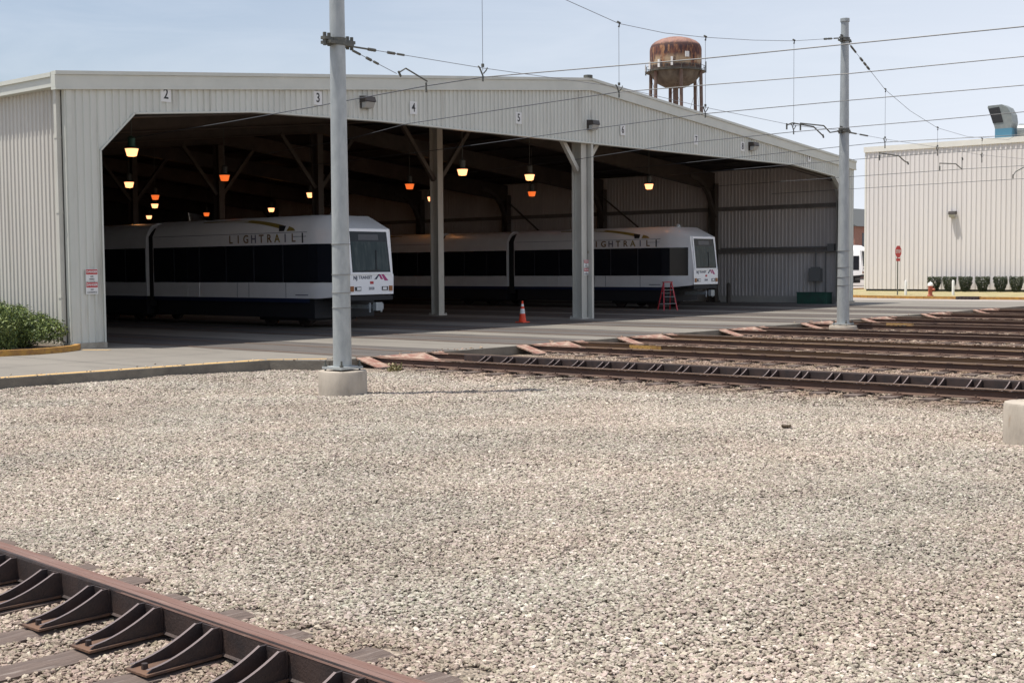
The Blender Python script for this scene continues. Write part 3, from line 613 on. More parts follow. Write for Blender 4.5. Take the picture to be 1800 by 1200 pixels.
    # lettering LIGHTRAIL and swoosh on the side seen
    for s, U in ((-1, (0, -1, 0)), (1, (0, 1, 0))):
        xx = s*(hw+.004)
        for yn in (0, TL):
            y0, y1 = (4.9+.3, 1.95+.1) if yn == 0 else (TL-2.2, TL-5.3)
            a, b = (y0, y1) if s < 0 else (y1, y0)
            for k, ch in enumerate('LIGHTRAIL'):
                y = a+(b-a)*k/8
                text(ch, .36, (xx, y, 2.79), U, (0, 0, 1), (M_tan, M_tan, M_tan, M_greycol, M_tan, M_tan, M_gold, M_greycol, M_tan)[k], 'letter', t, bold=.007, sx=1.1)
            sg = 1 if yn == 0 else -1
            def roofpt(y, z, o=.006):   # on the sloping roof shoulder
                f = float(np.interp(z, [3.0, 3.225, 3.40, 3.5], [0, .12, .25, .50]))
                return (s*(hw-f+o), yn+sg*y, z+o)
            m = MB(); n = 26; prev = None
            for i in range(n+1):
                q = i/n; y = 7.0-q*4.4; zc = 3.40-.27*max(0, q-.35)**2/.4225 ; th = .012+.05*q
                cur = [roofpt(y, zc-th), roofpt(y, zc+th)]
                if prev: m.face([prev[0], cur[0], cur[1], prev[1]])
                prev = cur
            m.build('gold_swoosh', M_gold, t)
            m = MB(); m.face([roofpt(2.75, 3.01, .008), roofpt(2.5, 3.01, .008), roofpt(2.5, 3.18, .008), roofpt(2.85, 3.2, .008)]); m.build('black_mark', M_blk, t)
            m = MB(); m.face([roofpt(2.38, 3.01, .008), roofpt(1.95, 3.01, .008), roofpt(2.1, 3.1, .008), roofpt(2.34, 3.16, .008)]); m.build('gold_mark', M_gold, t)
            m = MB(); yy = 1.62 if yn == 0 else TL-1.62; sidebox(m, s, yy-.03, yy+.03, 2.64, 2.95, .006); m.build('side_light', M_blk, t)
    for yn, sg in ((0, 1), (TL, -1)):
        U = Vector((sg, 0, 0)); 
        def F(u, z, o=0.):   # point on the raked front; u to the viewer's right
            y = 0 if z <= 1.70 else (z-1.70)/(3.03-1.70)*.16
            return (sg*u, yn+sg*(y-o), z)
        m = MB(); q = [F(-.80, 1.72, .03), F(.80, 1.72, .03), F(.775, 2.97, .03), F(-.775, 2.97, .03)]; q0 = [F(-.80, 1.72, -.01), F(.80, 1.72, -.01), F(.775, 2.97, -.01), F(-.775, 2.97, -.01)]
        m.face(q)
        for i in range(4): m.face([q[i], q[(i+1) % 4], q0[(i+1) % 4], q0[i]])
        ws = m.build('windscreen', M_blk2, t)
        m = MB(); m.face([F(-.76, 1.77, .034), F(.76, 1.77, .034), F(.735, 2.66, .034), F(-.735, 2.66, .034)]); m.build('pane', M_tscreen, ws)
        m = MB()
        fr = [(-.87, 1.66), (.87, 1.66), (.84, 3.04), (-.84, 3.04)]; inn = [(-.80, 1.72), (.80, 1.72), (.775, 2.97), (-.775, 2.97)]
        for i in range(4):
            a, b = fr[i], fr[(i+1) % 4]; c, d = inn[(i+1) % 4], inn[i]
            m.face([F(*a, .05), F(*b, .05), F(*c, .05), F(*d, .05)]); m.face([F(*a, .05), F(*b, .05), F(*b, -.01), F(*a, -.01)]); m.face([F(*d, .05), F(*c, .05), F(*c, .0), F(*d, .0)])
        m.build('windscreen_frame', M_tframe, t)
        m = MB(); m.face([F(-.42, 2.71, .034), F(.42, 2.71, .034), F(.41, 2.88, .034), F(-.41, 2.88, .034)]); m.build('destination_display', M_disp, ws)
        m = MB(); m.bar(F(.2, 1.78, .05), F(.26, 2.4, .05), .03, .02); m.bar(F(-.25, 1.76, .05), F(.35, 1.80, .05), .025, .02); m.build('wiper', M_blk, t)
        m = MB(); a = [(-.93, 1.04), (.93, 1.04), (.945, 1.66), (-.945, 1.66)]; m.face([F(x, z, .018) for x, z in a])
        for i in range(4): m.face([F(*a[i], .018), F(*a[(i+1) % 4], .018), F(*a[(i+1) % 4], -.02), F(*a[i], -.02)])
        m.build('front_panel', M_tframe, t)
        W0 = lambda u, z: F(u, z, .020)
        Ut = (sg, 0, 0)
        text('NJ', .16, W0(-.66, 1.55), Ut, (0, 0, 1), M_tblue, 'lettering', t, bold=.005); text('TRANSIT', .135, W0(-.25, 1.56), Ut, (0, 0, 1), M_tblue, 'lettering', t, sx=1.05, bold=.002)
        text('2028', .12, W0(.0, 1.22), Ut, (0, 0, 1), M_greycol, 'number', t, bold=.003)
        # chevron emblem in black and magenta, small flag
        for poly, mm in (([(.12, 1.50), (.22, 1.50), (.36, 1.66), (.30, 1.66)], M_tblue), ([(.30, 1.655), (.38, 1.655), (.50, 1.50), (.40, 1.50)], M_purp), ([(.42, 1.655), (.52, 1.655), (.72, 1.46), (.56, 1.46)], M_purp)):
            m = MB(); m.face([F(x, z, .0215) for x, z in poly]); m.face([F(x, z, .019) for x, z in poly]); m.build('emblem', mm, t)
        m = MB(); m.face([F(x, z, .0215) for x, z in ((-.06, 1.36), (.09, 1.36), (.09, 1.44), (-.06, 1.44))]); m.build('flag_decal', M_red, t)
        for u in (-1, 1):
            m = MB(); m.ext([(-.12, -.06), (.12, -.06), (.12, .06), (-.12, .06)], W0(u*.56, 1.22), (sg, 0, 0), (0, 0, 1), (0, sg, 0), -.02, .0); h = m.build('headlight', M_blk, t)
            m = MB(); m.ext([(-.08, -.04), (.08, -.04), (.08, .04), (-.08, .04)], W0(u*.54, 1.22), (sg, 0, 0), (0, 0, 1), (0, sg, 0), -.028, -.021); m.build('lens', M_lens, h)
            m = MB(); m.ext([(-.07, -.08), (.07, -.08), (.07, .08), (-.07, .08)], W0(u*.81, 1.22), (sg, 0, 0), (0, 0, 1), (0, sg, 0), -.022, .0); m.build('marker_light', M_amber, t)
        m = MB(); m.box(-.92, .92, min(yn+sg*.0, yn+sg*1.3), max(yn, yn+sg*1.3), .86, .995); m.build('bumper', M_tdark, t)
        m = MB(); m.bar((0, yn+sg*1.0, .66), (0, yn-sg*.22, .66), .14, .12); m.box(-.13, .13, min(yn-sg*.22, yn-sg*.36), max(yn-sg*.22, yn-sg*.36), .55, .80); m.cyl((.22, yn-sg*.2), .035, .5, .8, 8).cyl((-.2, yn-sg*.15), .03, .5, .78, 8); m.box(.3, .42, min(yn, yn-sg*.1), max(yn, yn-sg*.1), .58, .76); m.build('coupler', M_gal, t)
        m = MB(); m.lathe((-.3*0-.55*sg, yn+sg*1.05), [(.12, 3.42), (.12, 3.52), (.08, 3.60), (.02, 3.62)], 12); m.build('roof_horn', M_gal, t, True)
    m = MB()
    for y0, y1 in ((1.2, 9.5), (10.2, TL-10.2), (TL-9.5, TL-1.2)): m.box(-1.24, 1.24, y0, y1, .32, .94)
    m.build('underframe', M_tdark, t)
    for yc in (3.0, TL/2, TL-3.0):
        m = MB(); m.box(-1.0, 1.0, yc-1.2, yc+1.2, .22, .5); bg_ = m.build('bogie', M_tdark, t)
        for dy in (-.85, .85):
            for s in (-1, 1): m = MB(); m.tube([(s*.72, yc+dy, .36), (s*.86, yc+dy, .36)], .33, 20); m.build('wheel', M_brk, bg_)
    return t
tramA = tram_proto((11.13, 1.60, 0), 'white tram with NJ TRANSIT lettering on its nose, behind the tall near pole')
tramB = copy_tree(tramA, loc=(31.04, 2.2, 0), label='white tram parked between the centre post and the right wall, ladder beside it')
tramC = copy_tree(tramA, loc=(85.8, 21.3, -.1), label='distant white tram seen in the gap between the two buildings')

# ------------------------------------------------------------------ railway tracks
def railprof(h=0.):   # (x, z) half profile of a rail with its head top at 0
    r = [(.035, .0), (.036, -.03), (.010, -.045), (.009, -.12), (.065, -.138), (.068, -.15)]
    return [(x, z+h) for x, z in r] + [(-x, z+h) for x, z in r[::-1]]
def rail_obj(name, parent, x, ya, yb, m, h=.012, xs=None):
    mb = MB(); pr = railprof(h)[1:-1]; ys = np.linspace(ya, yb, max(2, int(abs(yb-ya)/2)+1)); prev = None
    for y in ys:
        i = len(mb.v); dx = 0 if xs is None else xs(y); mb.v += [(x+dx+a, y, b) for a, b in pr]
        if prev is not None:
            for j in range(len(pr)): mb.f.append((prev+j, prev+(j+1) % len(pr), i+(j+1) % len(pr), i+j)); mb.mi.append(0)
        else: mb.f.append(tuple(range(i, i+len(pr)))); mb.mi.append(0)
        prev = i
    mb.f.append(tuple(range(prev, prev+len(pr)))[::-1]); mb.mi.append(0)
    o = mb.build(name, m, parent)
    mh = MB(); prev = None
    hp = [(.037, h+.002), (.038, h-.012), (-.038, h-.012), (-.037, h+.002)]
    for y in ys:
        i = len(mh.v); dx = 0 if xs is None else xs(y); mh.v += [(x+dx+a, y, b) for a, b in hp]
        if prev is not None:
            for j in range(4): mh.f.append((prev+j, prev+(j+1) % 4, i+(j+1) % 4, i+j)); mh.mi.append(0)
        prev = i
    mh.build('rail_head', M_head, o); return o
def tie_mesh():
    m = MB(); n = 6
    m.box(-1.3, 1.3, -.115, .115, -.30, -.152); return m
def plates(x):
    m = MB()
    for dx in (-.11, .11): m.box(x+dx-.03, x+dx+.03, -.05, .05, -.15, -.118).cyl((x+dx, 0), .014, -.118, -.08, 6)
    m.box(x-.19, x+.19, -.09, .09, -.151, -.139)
    return m
tie0 = None
names = ['nearest yard track with brackets along its far rail', 'second yard track, yellow joint bar on its far rail', 'third yard track, yellow joint bar further along its far rail', 'fourth yard track, ends left of the small pole',
         'fifth yard track, running behind the foot of the small pole', 'sixth yard track, just beyond the small pole', 'seventh yard track from the gravel, thin brown line', 'farthest yard track, beside the service road']
YE = [-34, -34, -32, -32, -30, -30, -28, -28]
curve = lambda y: 0 if y > -9 else .0035*(min(-y, 34)-9)**1.6 if True else 0
for k, x in enumerate(TRK):
    t = thing('railway_track', names[k], 'railway track', (x, 0, 0), 'tracks leading out of the shed')
    xs = (lambda y: 0 if y > -8 else .03*(-y-8)) if k == 0 else None
    for s in (-1, 1):
        r = rail_obj('rail', t, s*.80 if k else s*.83, -8.06, YE[k], M_railo if s > 0 and k in (1, 2) else M_rail, xs=xs)
        rail_obj('embedded_rail', t, s*.80 if k else s*.83, -8.04, 46, M_rail, h=.010)
    ty = -8.7; 
    while ty > YE[k]:
        if tie0 is None: tb = tie_mesh().build('tie', M_tie, t); tie0 = tb
        else: tb = tie0.copy(); COL.objects.link(tb); tb.parent = t
        # snap to the 0.6 m rhythm used for the bare ballast strips
        yy = -20.7+round((ty+20.7)/.6)*.6; tb.location = ((xs(yy) if xs else 0)+random.uniform(-.06, .06), yy, random.uniform(-.008, .004)); tb.rotation_euler = (0, 0, random.uniform(-.012, .012))
        ty -= .6
    fast = MB()
    yy = -9.3
    while yy > YE[k]:
        for s in (-1, 1):
            q = plates(s*.81); i = len(fast.v); fast.v += [(a+(xs(yy) if xs else 0), b+yy, c) for a, b, c in q.v]; fast.f += [tuple(j+i for j in f) for f in q.f]; fast.mi += q.mi
        yy -= .6
    fast.build('rail_fastening', M_rail, t)
    # sloping steel plates where the rails leave the slab
    for a, b, yl in ((-1.30, -.92, -8.80), (-.74, .70, -8.80), (.9, 1.25, -8.35)):
        m = MB(); z1 = -.19 if yl < -8.7 else -.08
        m.ext([(-8.04, .012), (-8.04, -.02), (yl, z1-.02), (yl, z1)], (0, 0, 0), (0, 1, 0), (0, 0, 1), (1, 0, 0), a, b); m.build('ramp_plate', M_pink, t)
    if k in (1, 2, 4):
        yj = (-10.9, -9.9, 0, 0, -10.4)[k] if k != 1 else -10.3
        m = MB(); m.box(.80-.05, .80-.018, yj-.45, yj+.45, -.115, -.022).box(.80-.06, .80-.05, yj-.45, yj+.45, -.115, -.09)
        for q in range(6): m.tube([(.74, yj-.36+q*.144, -.065), (.755, yj-.36+q*.144, -.065)], .016, 6)
        m.build('joint_bar', M_yel, t)

def bracket():
    """pair of curved gusset plates on a foot plate, standing on the -x side of a guard rail"""
    m = MB()
    for y in (-.075, .075):
        pr = [(0, 0), (0, -.145)]; n = 9
        for i in range(n+1):
            q = i/n; x = -.48+.43*q; z = -.125+.125*(q**1.7)*1.0; pr.append((x, z))
        pr[2] = (-.48, -.14); pr.append((-.03, 0))
        m.cur = 0; m.ext(pr, (0, y, 0), (1, 0, 0), (0, 0, 1), (0, 1, 0), -.007, .007)
        m.cur = 1
        for i in range(n):
            q = i/n; q2 = (i+1)/n
            a = (-.48+.43*q, -.123+.125*q**1.7); b = (-.48+.43*q2, -.123+.125*q2**1.7)
            m.face([(a[0], y-.009, a[1]+.002), (b[0], y-.009, b[1]+.002), (b[0], y+.009, b[1]+.002), (a[0], y+.009, a[1]+.002)])
    m.cur = 2; m.box(-.50, 0, -.10, .10, -.152, -.140); m.cur = 0; m.box(-.012, .0, -.09, .09, -.14, -.004)
    m.cyl((-.44, 0), .018, -.14, -.11, 6)
    return m
# nearest yard track: guard rail with brackets on its far rail
t0 = [o for o in bpy.data.objects if o.name == 'railway_track'][0]
br0 = None
def guard(t, x, ya, yb, xs, tall=.0):
    mb = MB(); pr = [(-.0, .012+tall), (-.045, .012+tall), (-.05, -.002), (-.05, -.135), (-.065, -.145), (.0, -.145)]; ys = np.linspace(ya, yb, 12); prev = None
    for y in ys:
        i = len(mb.v); mb.v += [(x+xs(y)+a, y, b) for a, b in pr]
        if prev is not None:
            for j in range(len(pr)): mb.f.append((prev+j, prev+(j+1) % len(pr), i+(j+1) % len(pr), i+j)); mb.mi.append(0)
        else: mb.f.append(tuple(range(i, i+len(pr)))); mb.mi.append(0)
        prev = i
    mb.f.append(tuple(range(prev, prev+len(pr)))[::-1]); mb.mi.append(0)
    return mb
xs0 = lambda y: 0 if y > -8 else .03*(-y-8)
guard(t0, .83-.085, -9.2, -34, xs0).build('guard_rail', M_brk, t0)
y = -9.9
while y > -34:
    if br0 is None: b = bracket().build('guard_bracket', [M_brk, M_edge, M_foot], t0); br0 = b
    else: b = br0.copy(); COL.objects.link(b); b.parent = t0
    yy = -20.7+round((y+20.7)/.6)*.6; b.location = (.83-.137+xs0(yy), yy, 0); b.scale = (.8, 1, 1); y -= .6

# foreground track
tf = thing('railway_track', 'foreground track at bottom left with curved dark brackets beside its rail', 'railway track', (-12.95, 0, 0), 'tracks leading out of the shed')
xsf = lambda y: -.01-.074*(-19.6-y) if y < -19.6 else -.01-.02*(-19.6-y)
def rail_wide(x, name):
    mb = MB(); ys = np.linspace(-6.6, -34, 30)
    pr = railprof(.0); pr = pr[1:-1]; prev = None
    for y in ys:
        i = len(mb.v); mb.v += [(x+xsf(y)+a, y, b) for a, b in pr]
        if prev is not None:
            for j in range(len(pr)): mb.f.append((prev+j, prev+(j+1) % len(pr), i+(j+1) % len(pr), i+j)); mb.mi.append(0)
        prev = i
    o = mb.build(name, M_rail, tf); mh = MB(); hp = [(.031, .003), (.035, -.004), (.037, -.03), (-.037, -.03), (-.035, -.004), (-.031, .003)]; prev = None
    for y in ys:
        i = len(mh.v); mh.v += [(x+xsf(y)+a, y, b) for a, b in hp]
        if prev is not None:
            for j in range(len(hp)): mh.f.append((prev+j, prev+(j+1) % len(hp), i+(j+1) % len(hp), i+j)); mh.mi.append(0)
        prev = i
    mh.build('rail_head', M_headp, o); return o
rail_wide(.80, 'rail'); rail_wide(-.75, 'rail')
gmesh = guard(tf, .80-.052, -6.6, -34, xsf); 
g_ = gmesh.build('guard_rail', M_brk, tf)
mh = MB(); prev = None   # worn top of the guard rail and a lip below it
for y in np.linspace(-6.6, -34, 30):
    i = len(mh.v); x = .80-.052+xsf(y); mh.v += [(x-.006, y, .0125), (x-.008, y, .0150), (x-.038, y, .0150), (x-.049, y, .002), (x-.0515, y, -.006)]
    if prev is not None:
        for j in range(4): mh.f.append((prev+j, prev+j+1, i+j+1, i+j)); mh.mi.append(0)
    prev = i
mh.build('worn_top', M_headp, g_)
n = 0; y = -8.1
while y > -33.5:
    yy = -20.7+round((y+20.7)/.6)*.6
    b = br0.copy(); COL.objects.link(b); b.parent = tf; b.location = (.80-.113+xsf(yy), yy+random.uniform(-.012, .012), .0); b.scale = (.93, 1, 1)
    m = MB(); L = 1.30; jx = random.uniform(-.07, .05)
    if 0: pass
    # worn timber with a slightly uneven top
    nx = 14; ny = 4; gr = [[(-L+jx+xsf(yy)*.9+2*L*i/nx, -.115+.23*j/ny, -.155+random.uniform(-.006, .004)-(.012 if j in (0, ny) else 0)) for j in range(ny+1)] for i in range(nx+1)]
    for i in range(nx):
        for j in range(ny): m.face([gr[i][j], gr[i+1][j], gr[i+1][j+1], gr[i][j+1]])
    for i in range(nx):
        for j in (0, ny): a, b_ = gr[i][j], gr[i+1][j]; m.face([a, b_, (b_[0], b_[1], -.32), (a[0], a[1], -.32)])
    for i in (0, nx):
        for j in range(ny): a, b_ = gr[i][j], gr[i][j+1]; m.face([a, b_, (b_[0], b_[1], -.32), (a[0], a[1], -.32)])
    o = m.build('tie', M_tie, tf); o.location = (0, yy, random.uniform(-.012, .0)); o.rotation_euler = (0, 0, random.uniform(-.02, .02))
    y -= .6

# ------------------------------------------------------------------ poles, pedestals
def pole(label, x, y, zt, h, r0, r1, clamps, low=False, bp=.24):
    t = thing('catenary_pole', label, 'pole', (x, y, 0), 'galvanised poles of the overhead line')
    m = MB(); m.tube([(0, 0, zt+.06), (0, 0, h*.5), (0, 0, h)], [r0, (r0+r1)/2, r1], 28); m.build('shaft', M_gal, t, True)
    m = MB(); m.cyl((0, 0), r1+.025, h, h+.1, 20); m.build('cap', M_gal, t, True)
    m = MB(); m.box(-bp, bp, -bp, bp, zt+.03, zt+.07)
    m.build('base_plate', M_gal, t)
    for a in (-1, 1):
        for b in (-1, 1): m = MB(); m.cyl((a*(bp-.04), b*(bp-.04)), .016, zt-.01, zt+.17 if not low else zt+.11, 8).cyl((a*(bp-.04), b*(bp-.04)), .032, zt+.0701, zt+.105, 6); m.build('anchor_bolt', M_galdk, t)
    for z in clamps:
        m = MB(); r = r0+(r1-r0)*z/h+.02; m.cyl((0, 0), r, z-.06, z+.06, 20)
        d = Vector((.996, .09, 0)); m.bar(-d*.34+Vector((0, 0, z+.03)), d*.38+Vector((0, 0, z+.03)), .10, .05)
        m.bar(-d*.28+Vector((0, 0, z-.03)), d*.28+Vector((0, 0, z-.03)), .22, .05)
        for q in (-.3, -.2, .24, .34): m.cyl((d.x*q, d.y*q), .03, z-.09, z+.12, 6)
        m.build('clamp', M_galdk, t)
    if not low:
        m = MB()
        for z in (1.2, 1.45, 1.75, 2.25): m.cyl((0, 0), r0+.003, z, z+.012, 24)
        m.build('strap', M_box, t)
    return t
def pedestal(label, x, y, zt, r=.405):
    m = MB(); prof = [(r*1.02, GZ-.15), (r*1.0, GZ+.1), (r*.995, zt-.03), (r*.965, zt)]
    m.lathe((0, 0), prof, 40); o = m.build('concrete_pedestal', M_ped, None, True, loc=(x, y, 0)); tag(o, label, 'pedestal', 'concrete pole footings'); return o
M_ped = mat('pedestal_concrete', (.50, .44, .365), .85, c2=(.36, .315, .26), scale=2.2, stretch=(1, 1, .35), bump=.3, bscale=30, c3=(.26, .19, .13), s3=3.2, lo3=.58, hi3=.72)
pedestal('stained round concrete footing under the tall near pole', -2.0, -11.78, .165)
pedestal('low round footing of the small distant pole', 20.37, -9.54, -.02, .42)
pedestal('pale round footing cut by the right edge of the photo', -1.06, -22.86, .235, .42)
pole('tall galvanised pole in the centre left foreground', -2.0, -11.78, .165, 9.3, .155, .108, [5.56, 8.5])
pole('galvanised pole on the right, seen whole with its cap', 20.37, -9.54, -.02, 9.15, .19, .115, [5.89, 8.62])
pole('galvanised pole standing just outside the right edge', -1.06, -22.86, .235, 9.3, .11, .09, [5.6], True, .125)

# ------------------------------------------------------------------ overhead line
def wire(label, pts, r=.009, m=None, name='overhead_wire', group='overhead wires', n=5, ins=()):
    mb = MB(); mb.tube(pts, r, n); o = mb.build(name, m or M_wire)
    return tag(o, label, 'wire', group)
Zc = lambda pts, z: [(x, y, z) for x, y in pts]
wire('uppermost contact wire, crossing the sky left of the water tower', Zc([(4.6, 9), (3.43, -1.61), (2.92, -5.21), (2.23, -9.58), (2.11, -11.28), (3.13, -15.59), (3.49, -18.08), (3.89, -20.81), (4.9, -27)], 5.46), .0105)
wire('second contact wire, passing below the water tower tank', Zc([(12, 9), (9.91, .99), (8.32, -2.9), (7.58, -7.49), (7.09, -10.8), (8.1, -15.88), (8.35, -19.28), (9, -27)], 5.69), .010)
wire('third contact wire, ending at the shed between signs 4 and 5', Zc([(15, 9), (13.6, .57), (12.16, -5.99), (11.26, -10.4), (11.36, -14.3), (11.61, -18.05), (12, -27)], 5.59), .010)
wire('fourth contact wire, level with the clamp of the right pole', Zc([(22, 9), (20.0, 1.1), (17.22, -5.79), (16.59, -9.9), (16.5, -14), (16.2, -18), (16, -27)], 5.56), .010)
wire('fifth contact wire, just under the lower clamp of the right pole', Zc([(27, 6), (24.6, -3.17), (23.05, -8.9), (22.9, -9.8), (23.68, -13.76), (24, -22)], 5.7), .010)
wire('sixth contact wire, along the top of the beige hall', Zc([(29.5, 3), (28, -4), (27.15, -9.6), (27.54, -12.39), (28, -20)], 5.62), .010)
wire('seventh contact wire, across the upper ribs of the beige hall', Zc([(33, 3), (31.6, -5), (31.0, -9), (30.8, -20)], 5.30), .010)
wire('lowest contact wire, across the ribs above the hall wall light', Zc([(38, 3), (36.6, -5), (36.0, -9), (35.7, -20)], 5.15), .010)
def spanp(X, z): return (X, -11.66+(X+1.88)*.0953, z)
wire('sagging top span wire between the two poles', [spanp(*q) for q in ((-1.5, 8.5), (2.1, 7.85), (4.85, 7.38), (7.12, 7.19), (9.2, 7.27), (11.25, 7.45), (14, 7.75), (16.6, 8.08), (20.0, 8.62))], .007, M_wirel)
wire('lower span wire between the two poles', [spanp(*q) for q in ((-1.5, 5.56), (2.1, 5.63), (7.11, 5.80), (11.25, 5.74), (16.6, 5.74), (20.0, 5.87))], .006, M_wirel)
wire('steep span wire falling right from the right pole top', [spanp(*q) for q in ((20.7, 8.55), (23.88, 7.49), (26.32, 7.03), (29.25, 6.69), (32.8, 6.65), (38.5, 6.95), (46, 8.6))], .007, M_wirel)
wire('faint lower span wire right of the right pole', [spanp(*q) for q in ((20.7, 5.87), (23.97, 5.90), (29.28, 6.0), (34.8, 6.08), (46, 6.5))], .006, M_wirel)
wire('short stay wire with insulators from the near pole clamp', [spanp(-1.55, 5.50), spanp(-.41, 5.24)], .006, M_wirel)
droppers = [(2.10, 7.85, 5.63, 'hanger wire rising out of the picture above sign 4'), (7.12, 7.19, 5.82, 'hanger wire right of the shed ridge'), (11.25, 7.45, 5.74, 'hanger wire right of the water tower'), (16.6, 8.08, 5.74, 'hanger wire left of the right pole'), (23.9, 7.49, 5.9, 'hanger wire right of the right pole'), (29.27, 6.69, 6.0, 'short hanger wire above the beige hall roof'), (34.76, 6.7, 6.08, 'hanger wire farthest right, above the hall')]
for X, za, zb, lab in droppers:
    t = thing('span_hanger', lab, 'hanger', spanp(X, 0), 'hangers of the span wires'); q = spanp(X, 0)
    m = MB(); m.tube([(0, 0, za), (0, 0, zb-.05)], .0055, 5); m.build('hanger_wire', M_wirel, t)
    m = MB(); m.tube([(-.05, 0, za+.03), (.05, 0, za+.02), (0, 0, za-.07)], .025, 6); m.build('top_clip', M_galdk, t)
    m = MB(); m.tube([(0, 0, zb+.08), (0, 0, zb+.02)], .03, 6); m.tube([(-.13, 0, zb+.02), (-.09, 0, zb-.0), (0, 0, zb-.14), (0, 0, zb-.18)], .016, 6); m.tube([(.13, 0, zb+.02), (.10, 0, zb-.03), (.02, 0, zb-.1)], .012, 6); m.tube([(0, 0, zb-.18), (.0, 0, zb-.25 if X < 20 else zb-.3)], .02, 6); m.build('wire_clamp', M_galdk, t)
def insul(label, a, b, fr):
    m = MB(); a = Vector(a); b = Vector(b)
    for f0, f1, r in fr: m.tube([a.lerp(b, f0), a.lerp(b, f1)], r, 8)
    tag(m.build('insulator', M_galdk), label, 'insulator', 'insulators on the span wires')
insul('dark rod insulators on the upper wire beside the near pole', spanp(-1.5, 5.56), spanp(2.1, 5.63), ((0, .1, .016), (.1, .15, .028), (.24, .29, .026), (.31, .36, .02)))
insul('dark rod insulators on the steep stay of the near pole', spanp(-1.55, 5.50), spanp(-.41, 5.24), ((.02, .18, .022), (.32, .42, .026), (.48, .58, .022)))
insul('dark rod insulators just left of the right pole top', spanp(20.0, 8.62), spanp(16.6, 8.08), ((.04, .14, .02), (.2, .27, .03), (.3, .36, .03)))
insul('dark insulators on the steep span right of the right pole', spanp(20.7, 8.55), spanp(23.88, 7.49), ((.05, .18, .03), (.3, .36, .035), (.4, .45, .035), (.48, .54, .035)))
insul('dark insulator right of the right pole lower clamp', spanp(20.7, 5.87), spanp(23.97, 5.9), ((.0, .2, .025), (.3, .5, .025)))
def arm(label, pts, r=.016):
    m = MB(); m.tube([spanp(*q) for q in pts], r, 6); a = spanp(*pts[0]); b = spanp(*pts[-1]); m.tube([(a[0], a[1], a[2]+.05), (a[0], a[1], a[2]-.12)], r*1.3, 6); m.tube([(b[0], b[1], b[2]+.03), (b[0]+.06, b[1], b[2]-.06)], r*1.4, 6)
    tag(m.build('steady_arm', M_galdk), label, 'steady arm', 'steady arms of the contact wires')
arm('bent steady arm right of the near pole', ((.40, 5.12), (.43, 5.20), (-.16, 5.36), (-.36, 5.26)), .014)
arm('lower bent steady arm left of the right pole', ((16.13, 5.71), (16.5, 5.80), (18.01, 5.82), (18.69, 5.62)), .02)
arm('upper bent steady arm left of the right pole', ((17.07, 5.76), (17.07, 5.84), (18.77, 5.91), (19.25, 5.75), (19.9, 5.84)), .02)
arm('steady arm at the left end of the beige hall', ((23.4, 5.30), (23.4, 5.42), (25.23, 5.44), (25.79, 5.30), (26.1, 5.27)), .02)
arm('steady arm in front of the beige hall wall, right of the first', ((29.55, 5.3), (29.55, 5.45), (31.43, 5.54), (32.2, 5.38), (32.2, 5.8)), .02)
arm('steady arm at the right picture edge before the hall', ((39.3, 5.5), (39.7, 5.69), (41.04, 5.96), (42, 6.1)), .022)

# ------------------------------------------------------------------ water tower
tx, ty = 232.7, 138.7
t = thing('water_tower', 'rusty red round water tower on tall legs behind the shed', 'water tower', (tx, ty, 0))
m = MB(); prof = [(.6, 41.4), (2.4, 41.7), (4.1, 42.6), (5.2, 43.8), (5.7, 45.0), (5.79, 45.8), (5.8, 49.8), (5.72, 50.4), (5.4, 51.1), (4.7, 51.7), (3.5, 52.25), (2.0, 52.65), (.4, 52.8)]
m.lathe((0, 0), prof, 48); m.build('tank', M_tower, t, True)
m = MB()
for j in range(24):
    a = 2*math.pi*j/24; b = 2*math.pi*(j+1)/24
    m.bar((6.2*math.cos(a), 6.2*math.sin(a), 45.0), (6.2*math.cos(b), 6.2*math.sin(b), 45.0), 1.0, .12); m.bar((6.6*math.cos(a), 6.6*math.sin(a), 46.1), (6.6*math.cos(b), 6.6*math.sin(b), 46.1), .08, .08); m.bar((6.6*math.cos(a), 6.6*math.sin(a), 45.0), (6.6*math.cos(a), 6.6*math.sin(a), 46.1), .08, .08)
m.build('balcony', M_galdk, t)
m = MB(); m.cyl((0, 0), .62, 0, 41.6, 16); m.build('riser', M_tleg, t, True)
va = math.atan2(28.1693+ty, 16.5913+tx)
for j in range(6):
    a = va+R(12)+j*math.pi/3
    m = MB(); m.tube([(6.6*math.cos(a), 6.6*math.sin(a), 0), (5.85*math.cos(a), 5.85*math.sin(a), 45.2)], .38, 10); m.build('leg', M_tleg, t)
m = MB()
for z in (15, 30):
    for j in range(6):
        a = va+R(12)+j*math.pi/3; b = a+math.pi/3; rr = 6.6-.75*z/45; m.bar((rr*math.cos(a), rr*math.sin(a), z), (rr*math.cos(b), rr*math.sin(b), z), .2, .2)
        for z0, z1 in ((z-15, z), (z, z+15)): m.bar((rr*math.cos(a), rr*math.sin(a), z0), (rr*math.cos(b), rr*math.sin(b), z1), .05, .05)
m.build('strut', M_tleg, t)
for da, hh, zz in ((95, 1.5, 46.0), (122, 1.7, 46.2), (147, 1.7, 46.3), (173, 1.9, 46.6), (205, 1.2, 48.2), (275, 2.2, 46.2), (83, 2., 45.6), (262, 2.3, 45.8)):
    a = va+R(da); rr = 6.75 if da != 205 else 5.95
    T = Matrix.Rotation(a, 4, 'Z'); T.translation = Vector((rr*math.cos(a), rr*math.sin(a), zz))
    m = MB(); m.box(-.12, .12, -.24 if da != 205 else -.45, .24 if da != 205 else .45, -hh/2, hh/2, T); m.build('antenna', M_wht if 90 < da < 210 else M_galdk, t)

